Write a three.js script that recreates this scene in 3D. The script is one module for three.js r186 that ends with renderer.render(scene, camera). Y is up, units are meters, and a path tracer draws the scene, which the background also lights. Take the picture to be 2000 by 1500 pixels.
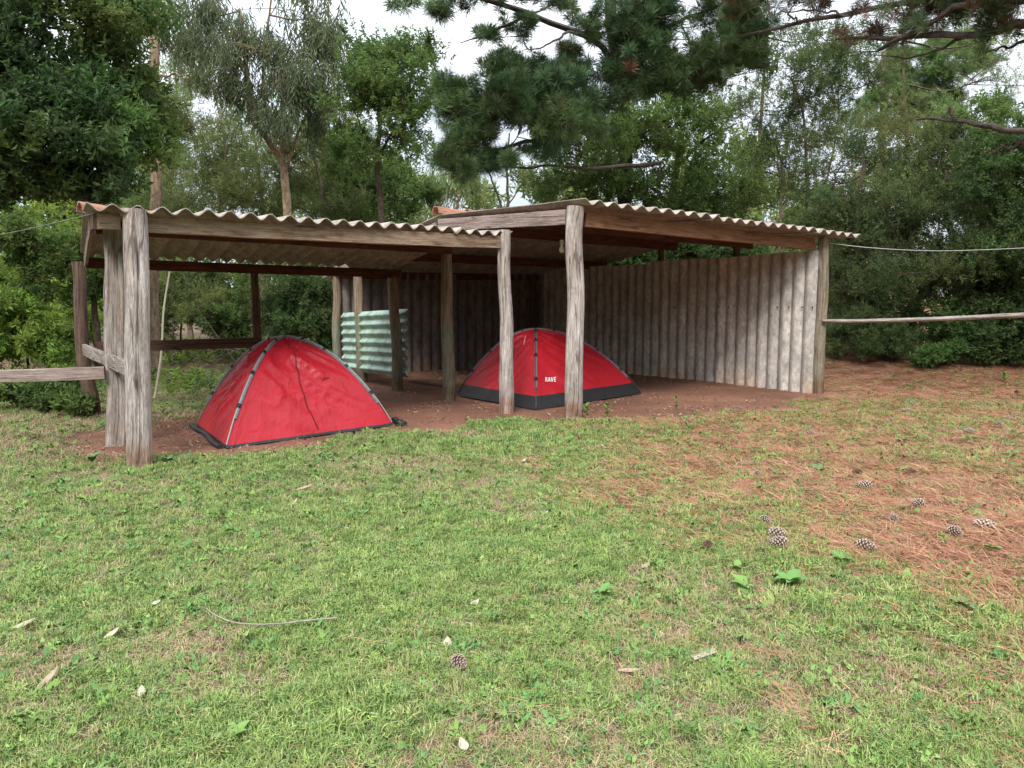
import * as THREE from 'three';
import { mergeGeometries, toCreasedNormals } from 'three/addons/utils/BufferGeometryUtils.js';
import { FontLoader } from 'three/addons/loaders/FontLoader.js';

// ---------------------------------------------------------------- camera, sky, sun, exposure
const scene = new THREE.Scene();
const EYE = 1.55, FOCAL = 1500, PITCH = Math.atan(174 / 1500);
const camera = new THREE.PerspectiveCamera(2 * Math.atan(750 / FOCAL) * 180 / Math.PI, 4 / 3, 0.05, 900);
camera.position.set(0, EYE, 0);
camera.rotation.set(-PITCH, 0, 0);
scene.add(camera);

const renderer = new THREE.WebGLRenderer({ antialias: true });
renderer.toneMapping = THREE.LinearToneMapping;
renderer.toneMappingExposure = 1.95;
renderer.shadowMap.enabled = true;

// seeded random numbers and value noise
function rng(seed) {
  let a = seed >>> 0;
  return () => { a = (a + 0x6D2B79F5) >>> 0; let t = a; t = Math.imul(t ^ (t >>> 15), t | 1); t ^= t + Math.imul(t ^ (t >>> 7), t | 61); return ((t ^ (t >>> 14)) >>> 0) / 4294967296; };
}
const hash3 = (x, y, z) => { let h = Math.imul(x, 374761393) ^ Math.imul(y, 668265263) ^ Math.imul(z, 2147483647 - 1274126177); h = Math.imul(h ^ (h >>> 13), 1274126177); return ((h ^ (h >>> 16)) >>> 0) / 4294967296; };
const sm = (t) => t * t * (3 - 2 * t), mix = (a, b, t) => a + (b - a) * t, clamp = (v, a = 0, b = 1) => Math.min(b, Math.max(a, v));
const sstep = (a, b, v) => sm(clamp((v - a) / (b - a)));
function vn(x, y, z = 0) {
  const xi = Math.floor(x), yi = Math.floor(y), zi = Math.floor(z), u = sm(x - xi), v = sm(y - yi), w = sm(z - zi);
  const L = (k) => mix(mix(hash3(xi, yi, zi + k), hash3(xi + 1, yi, zi + k), u), mix(hash3(xi, yi + 1, zi + k), hash3(xi + 1, yi + 1, zi + k), u), v);
  return w === 0 ? L(0) : mix(L(0), L(1), w);
}
function fbm(x, y, z = 0, o = 4) { let s = 0, a = 0.5, n = 0; for (let k = 0; k < o; k++) { s += a * vn(x, y, z); n += a; a *= 0.5; x = x * 2.03 + 11.3; y = y * 2.03 + 5.7; z = z * 2.03; } return s / n; }

// overcast sky: bright cloud deck, a little brighter overhead, soft grey-blue patches
{
  const W = 512, H = 256, d = new Float32Array(W * H * 4);
  for (let j = 0; j < H; j++) for (let i = 0; i < W; i++) {
    const el = ((j + 0.5) / H - 0.5) * Math.PI, az = (i / W) * Math.PI * 2, y = Math.sin(el), c = Math.cos(el);
    const X = Math.cos(az) * c, Z = Math.sin(az) * c;
    const n = fbm(X * 2.4 + 20, y * 4.5 + 20, Z * 2.4 + 20, 5), k = sstep(0.36, 0.62, n);
    const lum = 0.42 + 1.3 * Math.max(0, y);
    const o = (j * W + i) * 4;
    const up = y > 0 ? 1 : 0.5;
    d[o] = lum * mix(0.78, 1.02, k) * up; d[o + 1] = lum * mix(0.86, 1.03, k) * up; d[o + 2] = lum * mix(1.0, 1.06, k) * up; d[o + 3] = 1;
  }
  const t = new THREE.DataTexture(d, W, H, THREE.RGBAFormat, THREE.FloatType);
  t.mapping = THREE.EquirectangularReflectionMapping; t.magFilter = THREE.LinearFilter; t.minFilter = THREE.LinearFilter; t.needsUpdate = true;
  scene.background = t; scene.environment = t;
}
const sun = new THREE.DirectionalLight(new THREE.Color(1.0, 0.96, 0.88), 1.5);
sun.position.set(-4, 25, 15); sun.target.position.set(0, 0, -9);
sun.castShadow = true; sun.shadow.radius = 32; sun.shadow.mapSize.set(2048, 2048);
Object.assign(sun.shadow.camera, { left: -30, right: 30, top: 30, bottom: -30, near: 1, far: 90 });
scene.add(sun, sun.target);

// ---------------------------------------------------------------- helpers
const V = (x, y, z) => new THREE.Vector3(x, y, z);
const TAU = Math.PI * 2;
const cs = Math.cos(PITCH), sn = Math.sin(PITCH);
const ray = (px, py) => { const X = (px - 1000) / FOCAL, Y = -(py - 750) / FOCAL; return [X, Y * cs - sn, Y * sn + cs]; };
const at = (px, py, D) => { const [x, y, d] = ray(px, py), t = D / d; return V(x * t, EYE + y * t, -D); };       // a point at a known depth
function groundHeight(x, z) {
  const D = -z;
  let h = 0.42 * sstep(12.5, 17.5, D + (x - 6) * 0.25) * sstep(4.6, 6.4, x);
  h += 0.5 * sstep(24, 60, Math.hypot(x, D));
  h += (fbm(x * 0.5 + 40, z * 0.5 + 40, 0, 3) - 0.5) * 0.05 + (fbm(x * 3 + 40, z * 3 + 40, 0, 2) - 0.5) * 0.018;
  return h;
}
function gp(px, py) { const [x, y, d] = ray(px, py); let t = EYE / -y; for (let k = 0; k < 8; k++) t = (groundHeight(x * t, -d * t) - EYE) / y; return V(x * t, groundHeight(x * t, -d * t), -d * t); }
const onGround = (x, z, lift = 0) => V(x, groundHeight(x, z) + lift, z);

const used = {};
function numbered(name) { const n = used[name] = (used[name] ?? -1) + 1; return n ? `${name}_${String(n).padStart(3, '0')}` : name; }
function tag(o, label, category, group) { o.userData.label = label; o.userData.category = category; if (group) o.userData.group = group; return o; }
function thing(name, label, category, pos, group) { const g = new THREE.Group(); g.name = numbered(name); g.position.copy(pos); scene.add(g); return tag(g, label, category, group); }
function shadows(m) { m.castShadow = m.receiveShadow = true; return m; }
// geometry is given in world coordinates; it is moved into its thing's own axes
function part(name, geo, mat, root, parent = root) { geo.translate(-root.position.x, -root.position.y, -root.position.z); const m = shadows(new THREE.Mesh(geo, mat)); m.name = name; parent.add(m); return m; }
function single(name, geo, mat, label, category, pos, group) { geo.translate(-pos.x, -pos.y, -pos.z); const m = shadows(new THREE.Mesh(geo, mat)); m.name = numbered(name); m.position.copy(pos); scene.add(m); return tag(m, label, category, group); }
function structure(name, geo, mat) { const m = shadows(new THREE.Mesh(geo, mat)); m.name = name; m.userData.kind = 'structure'; scene.add(m); return m; }
function stuff(name, geo, mat, list, label, category, parent) {       // list: [matrix, r, g, b]
  const m = shadows(new THREE.InstancedMesh(geo, mat, list.length)), c = new THREE.Color();
  list.forEach((e, i) => { m.setMatrixAt(i, e[0]); m.setColorAt(i, c.setRGB(e[1], e[2], e[3])); });
  m.name = parent ? name : numbered(name); m.userData.kind = 'stuff'; m.frustumCulled = false;
  if (!parent) { tag(m, label, category); scene.add(m); } else parent.add(m);
  return m;
}
function geom(pos, idx, uv, col) {
  const g = new THREE.BufferGeometry();
  g.setAttribute('position', new THREE.Float32BufferAttribute(pos, 3));
  g.setAttribute('uv', new THREE.Float32BufferAttribute(uv ?? new Float32Array(pos.length / 3 * 2), 2));
  if (col) g.setAttribute('color', new THREE.Float32BufferAttribute(col, 3));
  if (idx) g.setIndex(idx);
  g.computeVertexNormals();
  return g;
}
// a tube along points; radius(t, angle) in metres; uv in metres (around, along)
function sweep(pts, radius, segs = 10, caps = true, colour) {
  const n = pts.length, pos = [], uv = [], idx = [], col = [];
  let nrm = V(1, 0, 0), len = 0; const girth = radius(0.5, 0);
  for (let i = 0; i < n; i++) {
    const tan = pts[Math.min(i + 1, n - 1)].clone().sub(pts[Math.max(i - 1, 0)]).normalize();
    if (i === 0 && Math.abs(tan.x) > 0.9) nrm = V(0, 0, 1);
    nrm.addScaledVector(tan, -nrm.dot(tan)).normalize();
    const bin = tan.clone().cross(nrm);
    if (i) len += pts[i].distanceTo(pts[i - 1]);
    for (let k = 0; k <= segs; k++) {
      const a = k / segs * TAU, t = i / (n - 1), r = radius(t, a % TAU);
      const p = pts[i].clone().addScaledVector(nrm, Math.cos(a) * r).addScaledVector(bin, Math.sin(a) * r);
      pos.push(p.x, p.y, p.z); uv.push(a * girth, len);
      if (colour) col.push(...colour(p, t, a));
      if (i && k) { const b = i * (segs + 1) + k; idx.push(b, b - 1, b - segs - 2, b, b - segs - 2, b - segs - 1); }
    }
  }
  if (caps) for (const [row, flip] of [[0, true], [n - 1, false]]) {
    const b = pos.length / 3, p = pts[row]; pos.push(p.x, p.y, p.z); uv.push(0, 0); if (colour) col.push(...colour(p, row ? 1 : 0, 0));
    for (let k = 0; k <= segs; k++) { const o = (row * (segs + 1) + k) * 3; pos.push(pos[o], pos[o + 1], pos[o + 2]); uv.push(pos[o] - p.x, pos[o + 2] - p.z); if (colour) col.push(...colour(p, row ? 1 : 0, 0)); }
    for (let k = 1; k <= segs; k++) flip ? idx.push(b, b + k, b + k + 1) : idx.push(b, b + k + 1, b + k);
  }
  return geom(pos, idx, uv, colour ? col : null);
}
function curve(pts, n) { return new THREE.CatmullRomCurve3(pts, false, 'centripetal').getPoints(n); }
// sawn timber between two points: chamfered section, slightly uneven
let beamSeed = 1;
function beam(p0, p1, w, h, { bow = 0, rough = 0.004, seed = beamSeed++, taper = 0 } = {}) {
  const dir = p1.clone().sub(p0), L = dir.length(); dir.normalize();
  const side = V(0, 1, 0).cross(dir).normalize(), up = dir.clone().cross(side), ch = Math.min(w, h) * 0.1;
  const sec = [[-w / 2 + ch, -h / 2], [w / 2 - ch, -h / 2], [w / 2, -h / 2 + ch], [w / 2, h / 2 - ch], [w / 2 - ch, h / 2], [-w / 2 + ch, h / 2], [-w / 2, h / 2 - ch], [-w / 2, -h / 2 + ch]];
  const per = [0]; for (let k = 0; k < 8; k++) per.push(per[k] + Math.hypot(sec[(k + 1) % 8][0] - sec[k][0], sec[(k + 1) % 8][1] - sec[k][1]));
  const rows = Math.max(3, Math.ceil(L / 0.18)), pos = [], uv = [], idx = [];
  for (let i = 0; i <= rows; i++) for (let k = 0; k <= 8; k++) {
    const t = i / rows, [a, b] = sec[k % 8], s = 1 - taper * t;
    const j1 = (vn(t * L * 2.2 + seed * 7.1, (k % 8) * 3.3) - 0.5) * 2 * rough, j2 = (vn(t * L * 2.2 + seed * 3.7, (k % 8) * 5.1 + 9) - 0.5) * 2 * rough;
    const p = p0.clone().addScaledVector(dir, t * L).addScaledVector(side, a * s + j1).addScaledVector(up, b * s + j2 - bow * 4 * t * (1 - t));
    pos.push(p.x, p.y, p.z); uv.push(per[k] + seed * 0.37, t * L + seed * 0.73);
    if (i && k) { const q = i * 9 + k; idx.push(q, q - 10, q - 1, q, q - 9, q - 10); }
  }
  for (const [row, flip] of [[0, 0], [rows, 1]]) { const b = pos.length / 3; for (let k = 0; k < 8; k++) { const o = (row * 9 + k) * 3; pos.push(pos[o], pos[o + 1], pos[o + 2]); uv.push(sec[k][0], sec[k][1]); } for (let k = 1; k < 7; k++) flip ? idx.push(b, b + k, b + k + 1) : idx.push(b, b + k + 1, b + k); }
  return toCreasedNormals(geom(pos, idx, uv), 0.5);
}
// corrugated sheet with thickness on a bilinear patch: s counts flutes over the whole patch, t runs along them
function corrugated([c00, c10, c01, c11], flutes, f0, f1, { profile = (f) => Math.cos(f * TAU), amp = 0.031, thick = 0.010, lift = 0, seed = 1, sag = 0.006, colour } = {}) {
  const N = c10.clone().sub(c00).cross(c01.clone().sub(c00)).normalize();
  const length = c00.distanceTo(c01), pitch = c00.distanceTo(c10) / flutes;
  const nu = Math.round((f1 - f0) * 10), nv = Math.max(6, Math.round(length / 0.12)), pos = [], uv = [], idx = [], col = [];
  const P = (i, j, o) => {
    const f = mix(f0, f1, i / nu), s = f / flutes, t = j / nv, m = f * pitch, l = t * length;
    const wob = (vn(m * 0.9 + seed * 5, l * 0.9 + seed * 3) - 0.5) * 2 * sag, edge = j === 0 || j === nv ? ((vn(m * 9 + seed * 11, j) - 0.5) * 0.012 + (hash3(seed, j, 7) - 0.5) * 0.03) / length : 0;
    const p = c00.clone().lerp(c10, s).lerp(c01.clone().lerp(c11, s), t + edge);
    return p.addScaledVector(N, profile(f) * amp + wob + o + lift);
  };
  for (const o of [thick / 2, -thick / 2]) {
    const b = pos.length / 3;
    for (let j = 0; j <= nv; j++) for (let i = 0; i <= nu; i++) {
      const p = P(i, j, o); pos.push(p.x, p.y, p.z); uv.push(mix(f0, f1, i / nu) * pitch + seed * 1.7, j / nv * length + seed * 0.9);
      if (colour) col.push(...colour(p, mix(f0, f1, i / nu), j / nv));
      if (i && j) { const q = b + j * (nu + 1) + i; o > 0 ? idx.push(q, q - 1, q - nu - 2, q, q - nu - 2, q - nu - 1) : idx.push(q, q - nu - 2, q - 1, q, q - nu - 1, q - nu - 2); }
    }
  }
  const strip = (n, f) => { const b = pos.length / 3; for (let k = 0; k <= n; k++) for (const o of [thick / 2, -thick / 2]) { const [i, j] = f(k), p = P(i, j, o); pos.push(p.x, p.y, p.z); uv.push(k * 0.02, o); if (colour) col.push(...colour(p, mix(f0, f1, i / nu), j / nv)); } for (let k = 0; k < n; k++) { const q = b + k * 2; idx.push(q, q + 1, q + 2, q + 1, q + 3, q + 2); } };
  strip(nu, (k) => [k, 0]); strip(nu, (k) => [nu - k, nv]); strip(nv, (k) => [0, nv - k]); strip(nv, (k) => [nu, k]);
  return geom(pos, idx, uv, colour ? col : null);
}

// ---------------------------------------------------------------- textures
function tex(w, h, f, { srgb = false, repeat = [1, 1] } = {}) {
  const d = new Uint8Array(w * h * 4);
  for (let j = 0; j < h; j++) for (let i = 0; i < w; i++) { const c = f(i, j), o = (j * w + i) * 4; d[o] = clamp(c[0]) * 255; d[o + 1] = clamp(c[1]) * 255; d[o + 2] = clamp(c[2]) * 255; d[o + 3] = 255; }
  const t = new THREE.DataTexture(d, w, h); t.wrapS = t.wrapT = THREE.RepeatWrapping; t.magFilter = THREE.LinearFilter; t.minFilter = THREE.LinearMipmapLinearFilter; t.generateMipmaps = true;
  t.repeat.set(repeat[0], repeat[1]); if (srgb) t.colorSpace = THREE.SRGBColorSpace; t.needsUpdate = true; return t;
}
// tileable noise: value noise on a wrapped lattice
function tn(x, y, px, py, s) { const xi = Math.floor(x), yi = Math.floor(y), u = sm(x - xi), v = sm(y - yi), w = (a, b) => hash3(((a % px) + px) % px, ((b % py) + py) % py, s); return mix(mix(w(xi, yi), w(xi + 1, yi), u), mix(w(xi, yi + 1), w(xi + 1, yi + 1), u), v); }

// weathered wood: grain runs along v. Tile 0.6 m x 2.4 m
const woodH = new Float32Array(512 * 1024), woodB = new Float32Array(512 * 1024);
for (let j = 0; j < 1024; j++) for (let i = 0; i < 512; i++) {
  const x = i / 512, y = j / 1024, wx = x + 0.02 * (tn(x * 4, y * 6, 4, 6, 3) - 0.5) + 0.006 * (tn(x * 10, y * 24, 10, 24, 4) - 0.5);
  const g1 = tn(wx * 90, y * 16, 90, 16, 1), g2 = tn(wx * 240, y * 70, 240, 70, 2), g3 = tn(wx * 26, y * 14, 26, 14, 5);
  const crack = Math.pow(1 - Math.abs(2 * tn(wx * 18, y * 4, 18, 4, 6) - 1), 11) * sstep(0.38, 0.62, tn(x * 9, y * 7, 9, 7, 8));
  woodH[j * 512 + i] = clamp(0.36 * g1 + 0.4 * g2 + 0.24 * g3 - 0.8 * crack); woodB[j * 512 + i] = 0.6 * tn(x * 5, y * 9, 5, 9, 9) + 0.4 * tn(x * 14, y * 30, 14, 30, 10);
}
function woodTex(light, dark, blotch) { return tex(512, 1024, (i, j) => { const k = clamp(woodH[j * 512 + i] * 1.5 - 0.12), b = sstep(0.52, 0.75, woodB[j * 512 + i]) * 0.6; return [0, 1, 2].map((c) => mix(mix(dark[c], light[c], k), blotch[c] * (0.6 + 0.5 * k), b)); }, { srgb: true, repeat: [1 / 0.6, 1 / 2.4] }); }
const woodBump = tex(512, 1024, (i, j) => { const h = woodH[j * 512 + i]; return [h, h, h]; }, { repeat: [1 / 0.6, 1 / 2.4] });
const woodMat = (l, d, b, bs = 0.006) => new THREE.MeshStandardMaterial({ map: woodTex(l, d, b), bumpMap: woodBump, bumpScale: bs, roughness: 0.9, vertexColors: false });
const M = {};
M.greyPost = woodMat([0.87, 0.83, 0.81], [0.47, 0.42, 0.40], [0.73, 0.66, 0.61], 0.012);
M.slabPost = woodMat([0.74, 0.70, 0.67], [0.41, 0.37, 0.355], [0.66, 0.58, 0.52], 0.01);
M.darkPost = woodMat([0.50, 0.41, 0.36], [0.26, 0.20, 0.17], [0.42, 0.33, 0.27], 0.01);
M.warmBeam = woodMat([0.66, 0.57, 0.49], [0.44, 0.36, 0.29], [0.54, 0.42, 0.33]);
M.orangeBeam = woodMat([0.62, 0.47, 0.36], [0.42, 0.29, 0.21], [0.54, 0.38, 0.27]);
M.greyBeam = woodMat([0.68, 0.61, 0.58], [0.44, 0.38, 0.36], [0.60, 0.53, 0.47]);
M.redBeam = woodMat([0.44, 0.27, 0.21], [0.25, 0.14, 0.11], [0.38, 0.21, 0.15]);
M.brownRail = woodMat([0.44, 0.34, 0.29], [0.25, 0.18, 0.15], [0.36, 0.27, 0.22]);
M.olivePost = woodMat([0.66, 0.62, 0.54], [0.42, 0.38, 0.33], [0.58, 0.54, 0.45], 0.01); 
for (const k of ['greyPost', 'darkPost', 'olivePost']) M[k].vertexColors = true;

// fibre cement: grey-beige, speckled with fibres. Tile 1 m
function cementTex(base, fleck) { return tex(1024, 1024, (i, j) => { const x = i / 1024, y = j / 1024, a = tn(x * 6, y * 6, 6, 6, 21), b = tn(x * 40, y * 16, 40, 16, 22), c = tn(x * 180, y * 120, 180, 120, 23), d = tn(x * 14, y * 3, 14, 3, 24); const k = 0.80 + 0.12 * (a - 0.5) + 0.16 * (b - 0.5) + 0.2 * (c - 0.5) + 0.07 * (d - 0.5), s = sstep(0.6, 0.8, tn(x * 22, y * 9, 22, 9, 25)) * 0.5; return [0, 1, 2].map((q) => mix(base[q], fleck[q], s) * k * 1.2); }, { srgb: true }); }
const cementBump = tex(512, 512, (i, j) => { const x = i / 512, y = j / 512, v = 0.6 * tn(x * 120, y * 60, 120, 60, 31) + 0.4 * tn(x * 30, y * 20, 30, 20, 32); return [v, v, v]; });
M.roofSheet = new THREE.MeshStandardMaterial({ map: cementTex([0.66, 0.62, 0.575], [0.59, 0.54, 0.48]), bumpMap: cementBump, bumpScale: 0.002, roughness: 0.92 });
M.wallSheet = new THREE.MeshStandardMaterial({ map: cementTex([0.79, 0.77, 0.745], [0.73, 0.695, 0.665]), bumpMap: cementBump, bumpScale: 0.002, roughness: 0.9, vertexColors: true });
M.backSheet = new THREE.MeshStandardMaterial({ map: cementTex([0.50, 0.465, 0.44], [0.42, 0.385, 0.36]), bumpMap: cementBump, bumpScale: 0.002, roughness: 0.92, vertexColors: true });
M.clay = new THREE.MeshStandardMaterial({ map: cementTex([0.66, 0.47, 0.38], [0.52, 0.37, 0.31]), bumpMap: cementBump, bumpScale: 0.003, roughness: 0.9 });
M.tealSheet = new THREE.MeshStandardMaterial({ map: tex(512, 512, (i, j) => { const x = i / 512, y = j / 512, a = tn(x * 5, y * 7, 5, 7, 41), b = tn(x * 60, y * 30, 60, 30, 42), s = sstep(0.62, 0.8, tn(x * 9, y * 12, 9, 12, 43)); const k = 0.86 + 0.16 * (a - 0.5) + 0.12 * (b - 0.5); return [mix(0.75, 0.68, s) * k, mix(0.88, 0.76, s) * k, mix(0.84, 0.65, s) * k]; }, { srgb: true }), bumpMap: cementBump, bumpScale: 0.0008, roughness: 0.42 });

// ---------------------------------------------------------------- ground
const W2 = (x, D) => V(x, 0, -D);
const dirtPoly = [[150, 897], [290, 893], [440, 899], [600, 872], [790, 842], [980, 824], [1180, 830], [1400, 822], [1560, 800], [1660, 772]].map(([a, b]) => gp(a, b)).map((p) => [p.x, -p.z])
  .concat([[1.4, 17.4], [0.6, 17.2], [-3.4, 14.8]], [[680, 745], [560, 772], [390, 806], [250, 832], [140, 856]].map(([a, b]) => gp(a, b)).map((p) => [p.x, -p.z]));
function polyDist(x, y, poly) { let d = 1e9, inside = false; for (let i = 0, j = poly.length - 1; i < poly.length; j = i++) { const [ax, ay] = poly[i], [bx, by] = poly[j], ex = bx - ax, ey = by - ay, t = clamp(((x - ax) * ex + (y - ay) * ey) / (ex * ex + ey * ey)); d = Math.min(d, Math.hypot(x - ax - ex * t, y - ay - ey * t)); if ((ay > y) !== (by > y) && x < ex * (y - ay) / ey + ax) inside = !inside; } return inside ? d : -d; }
function cover(x, D) {
  const n1 = fbm(x * 1.3 + 50, D * 1.3 + 50, 0, 4), n2 = fbm(x * 0.6 + 90, D * 0.6 + 30, 0, 3), n3 = fbm(x * 4 + 9, D * 4 + 3, 0, 3);
  const far = x < -9 || x > 9 || D > 19 || D < 4;
  const dirt = far ? 0 : sstep(-0.22, 0.2, polyDist(x, D, dirtPoly) + (n1 - 0.5) * 0.9 + (n3 - 0.5) * 0.4);
  const edge = 0.35 + Math.max(0, 5.4 - D) * 0.62 + (n2 - 0.5) * 2.2 + (n1 - 0.5) * 1.2;
  let needle = sstep(-0.8, 2.0, x - edge) * (1 - dirt) * (0.62 + 0.38 * sstep(0.36, 0.6, n3));
  needle = Math.max(needle, sstep(14, 17, D) * sstep(3, 5, x) * 0.9);
  const wood0 = sstep(12.5, 17, D + n1 * 2 - Math.max(0, -x - 2) * 0.15);                                // forest floor: leaf litter
  const left = sstep(-3.0, -4.3, x + (n1 - 0.5) * 1.4) * sstep(6.0, 7.4, D + (n2 - 0.5) * 2) * sstep(11.5, 9.5, D);
  const wood = Math.max(wood0, left * 0.75), bare = Math.max(sstep(0.50, 0.62, n1 * 0.75 + n3 * 0.25) * 0.85, left * 0.8);                                        // thin, straw-coloured patches
  const grass = clamp((1 - dirt) * (1 - (0.92 - 0.42 * sstep(0.46, 0.62, n3)) * needle) * (1 - 0.8 * bare) * (1 - 0.75 * wood));
  return { dirt, needle, wood, bare, grass, n1, n2, n3 };
}
{
  const axis = (lo, hi, step, reach) => { const a = []; for (let v = lo; v <= hi + 1e-6; v += step) a.push(v); let s = step, v = hi; while (v < reach) { s *= 1.3; v += s; a.push(v); } s = step; v = lo; while (v > -reach) { s *= 1.3; v -= s; a.unshift(v); } return a; };
  const xs = axis(-9, 9, 0.075, 420), ds = axis(1.4, 19, 0.075, 420), pos = [], uv = [], idx = [], col = [];
  const thatch = [0.34, 0.235, 0.14], soil = [0.37, 0.175, 0.112], needles = [0.37, 0.185, 0.11], litter = [0.22, 0.16, 0.09], green = [0.10, 0.105, 0.042];
  ds.forEach((D, j) => xs.forEach((x, i) => {
    pos.push(x, groundHeight(x, -D), -D); uv.push(x / 3.1, D / 3.1);
    const c = cover(x, D), out = [0, 1, 2].map((k) => { let v = mix(thatch[k], green[k], clamp(c.grass * 0.7)); v = mix(v, litter[k], c.wood * 0.8); v = mix(v, needles[k], c.needle); return mix(v, soil[k], c.dirt) * (0.86 + 0.28 * c.n3) * (1 + c.dirt * ((c.n1 - 0.5) * 0.9 + (c.n2 - 0.5) * 0.5)); });
    col.push(...out);
    if (i && j) { const q = j * xs.length + i; idx.push(q, q - xs.length - 1, q - 1, q, q - xs.length, q - xs.length - 1); }
  }));
  for (let k = 0; k < idx.length; k += 3) { const t = idx[k + 1]; idx[k + 1] = idx[k + 2]; idx[k + 2] = t; }
  // fine litter: thousands of strokes of straw, needle and crumb, tile 3.1 m
  const S = 2048, R = rng(5), b = new Float32Array(S * S).fill(0.72), hgt = new Float32Array(S * S).fill(0.3);
  for (let j = 0; j < S; j++) for (let i = 0; i < S; i++) { const x = i / S, y = j / S, v = tn(x * 220, y * 220, 220, 220, 51) * 0.5 + tn(x * 620, y * 620, 620, 620, 52) * 0.5, w = tn(x * 30, y * 30, 30, 30, 53); b[j * S + i] += (v - 0.5) * 0.5 + (w - 0.5) * 0.16; hgt[j * S + i] += (v - 0.5) * 0.5; }
  for (let n = 0; n < 46000; n++) { let x = R() * S, y = R() * S; const a = R() * TAU, L = 12 + R() * 60, v = 0.45 + R() * 0.62, cx = Math.cos(a), cy = Math.sin(a), bend = (R() - 0.5) * 0.02; let t = a; for (let k = 0; k < L; k++) { const o = ((y | 0) & (S - 1)) * S + ((x | 0) & (S - 1)); b[o] = v; hgt[o] = Math.min(1, hgt[o] + 0.35); t += bend; x += Math.cos(t); y += Math.sin(t); if (x < 0) x += S; if (y < 0) y += S; } }
  const map = tex(S, S, (i, j) => { const v = b[j * S + i]; return [v, v * 0.98, v * 0.95]; }, { srgb: false }), bump = tex(S, S, (i, j) => { const v = hgt[j * S + i]; return [v, v, v]; });
  structure('ground', geom(pos, idx, uv, col), new THREE.MeshStandardMaterial({ map, bumpMap: bump, bumpScale: 0.012, roughness: 0.97, vertexColors: true }));
}

// ---------------------------------------------------------------- timber posts
const stainFn = (seed, teal) => (p) => {
  const a = fbm(p.x * 9 + seed, p.y * 3, p.z * 9 + seed, 3), b = fbm(p.x * 20 + seed, p.y * 14, p.z * 20, 3);
  let c = [1, 1, 1];
  const soil = sstep(0.26, 0.12, p.y + (b - 0.5) * 0.35); c = [mix(c[0], 0.74, soil), mix(c[1], 0.56, soil), mix(c[2], 0.46, soil)];
  if (teal) { const k = sstep(0.40, 0.56, b + 0.12) * sstep(1.16, 1.08, p.y + (a - 0.5) * 0.1) * 0.8; c = [c[0] * mix(1, 0.78, k), c[1] * mix(1, 1.0, k), c[2] * mix(1, 0.98, k)]; const o = sstep(1.08, 1.2, p.y + (a - 0.5) * 0.15) * 0.8; c = [c[0], c[1] * mix(1, 0.84, o), c[2] * mix(1, 0.74, o)]; }
  const g = 0.86 + 0.2 * a; return c.map((v) => Math.min(1, v * g));
};
function post(base, top, r, { seed = 1, bend = 0.03, crack = false, teal = false, taper = 0.1, lump = 0.1 } = {}) {
  const pts = [], n = 36, b = base.clone(); b.y -= 0.12;
  for (let i = 0; i <= n; i++) { const t = i / n, p = b.clone().lerp(top, t), e = Math.sin(t * Math.PI); p.x += (vn(t * 3 + seed * 9, 1) - 0.5) * 2 * bend * e; p.z += (vn(t * 3 + seed * 9, 5) - 0.5) * 2 * bend * e; pts.push(p); }
  const ca = 4.9 + seed % 1;
  return sweep(pts, (t, a) => {
    let k = 1 + taper * (0.5 - t) * 2 + (fbm(Math.cos(a) * 1.2 + seed * 4 + 10, Math.sin(a) * 1.2 + 10, t * 6, 3) - 0.5) * 2 * lump + (fbm(Math.cos(a) * 7 + 30, Math.sin(a) * 7 + 30, t * 5 + seed, 2) - 0.5) * 0.07;
    if (crack) { const d = Math.abs(a - ca - (vn(t * 5, seed) - 0.5) * 0.3); k -= 0.34 * Math.exp(-d * d * 260) * sstep(0.1, 0.35, t); }
    return r * k;
  }, crack ? 64 : 28, true, stainFn(seed, teal));
}
const Y = (v, y) => V(v.x, y, v.z), g0 = (px, py) => gp(px, py);
const pA = g0(272, 911), pB = g0(223, 872), pC = g0(181, 812), pQ = g0(776, 762), pR = g0(877, 782), pS = g0(709, 746), pP = g0(990, 806), pF = g0(1120, 817), pE = g0(1597, 768);
const pK = W2(0.6, 17.1), pT = W2(-3.34, 14.7), pD = W2(-3.69, 11.1);

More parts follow.
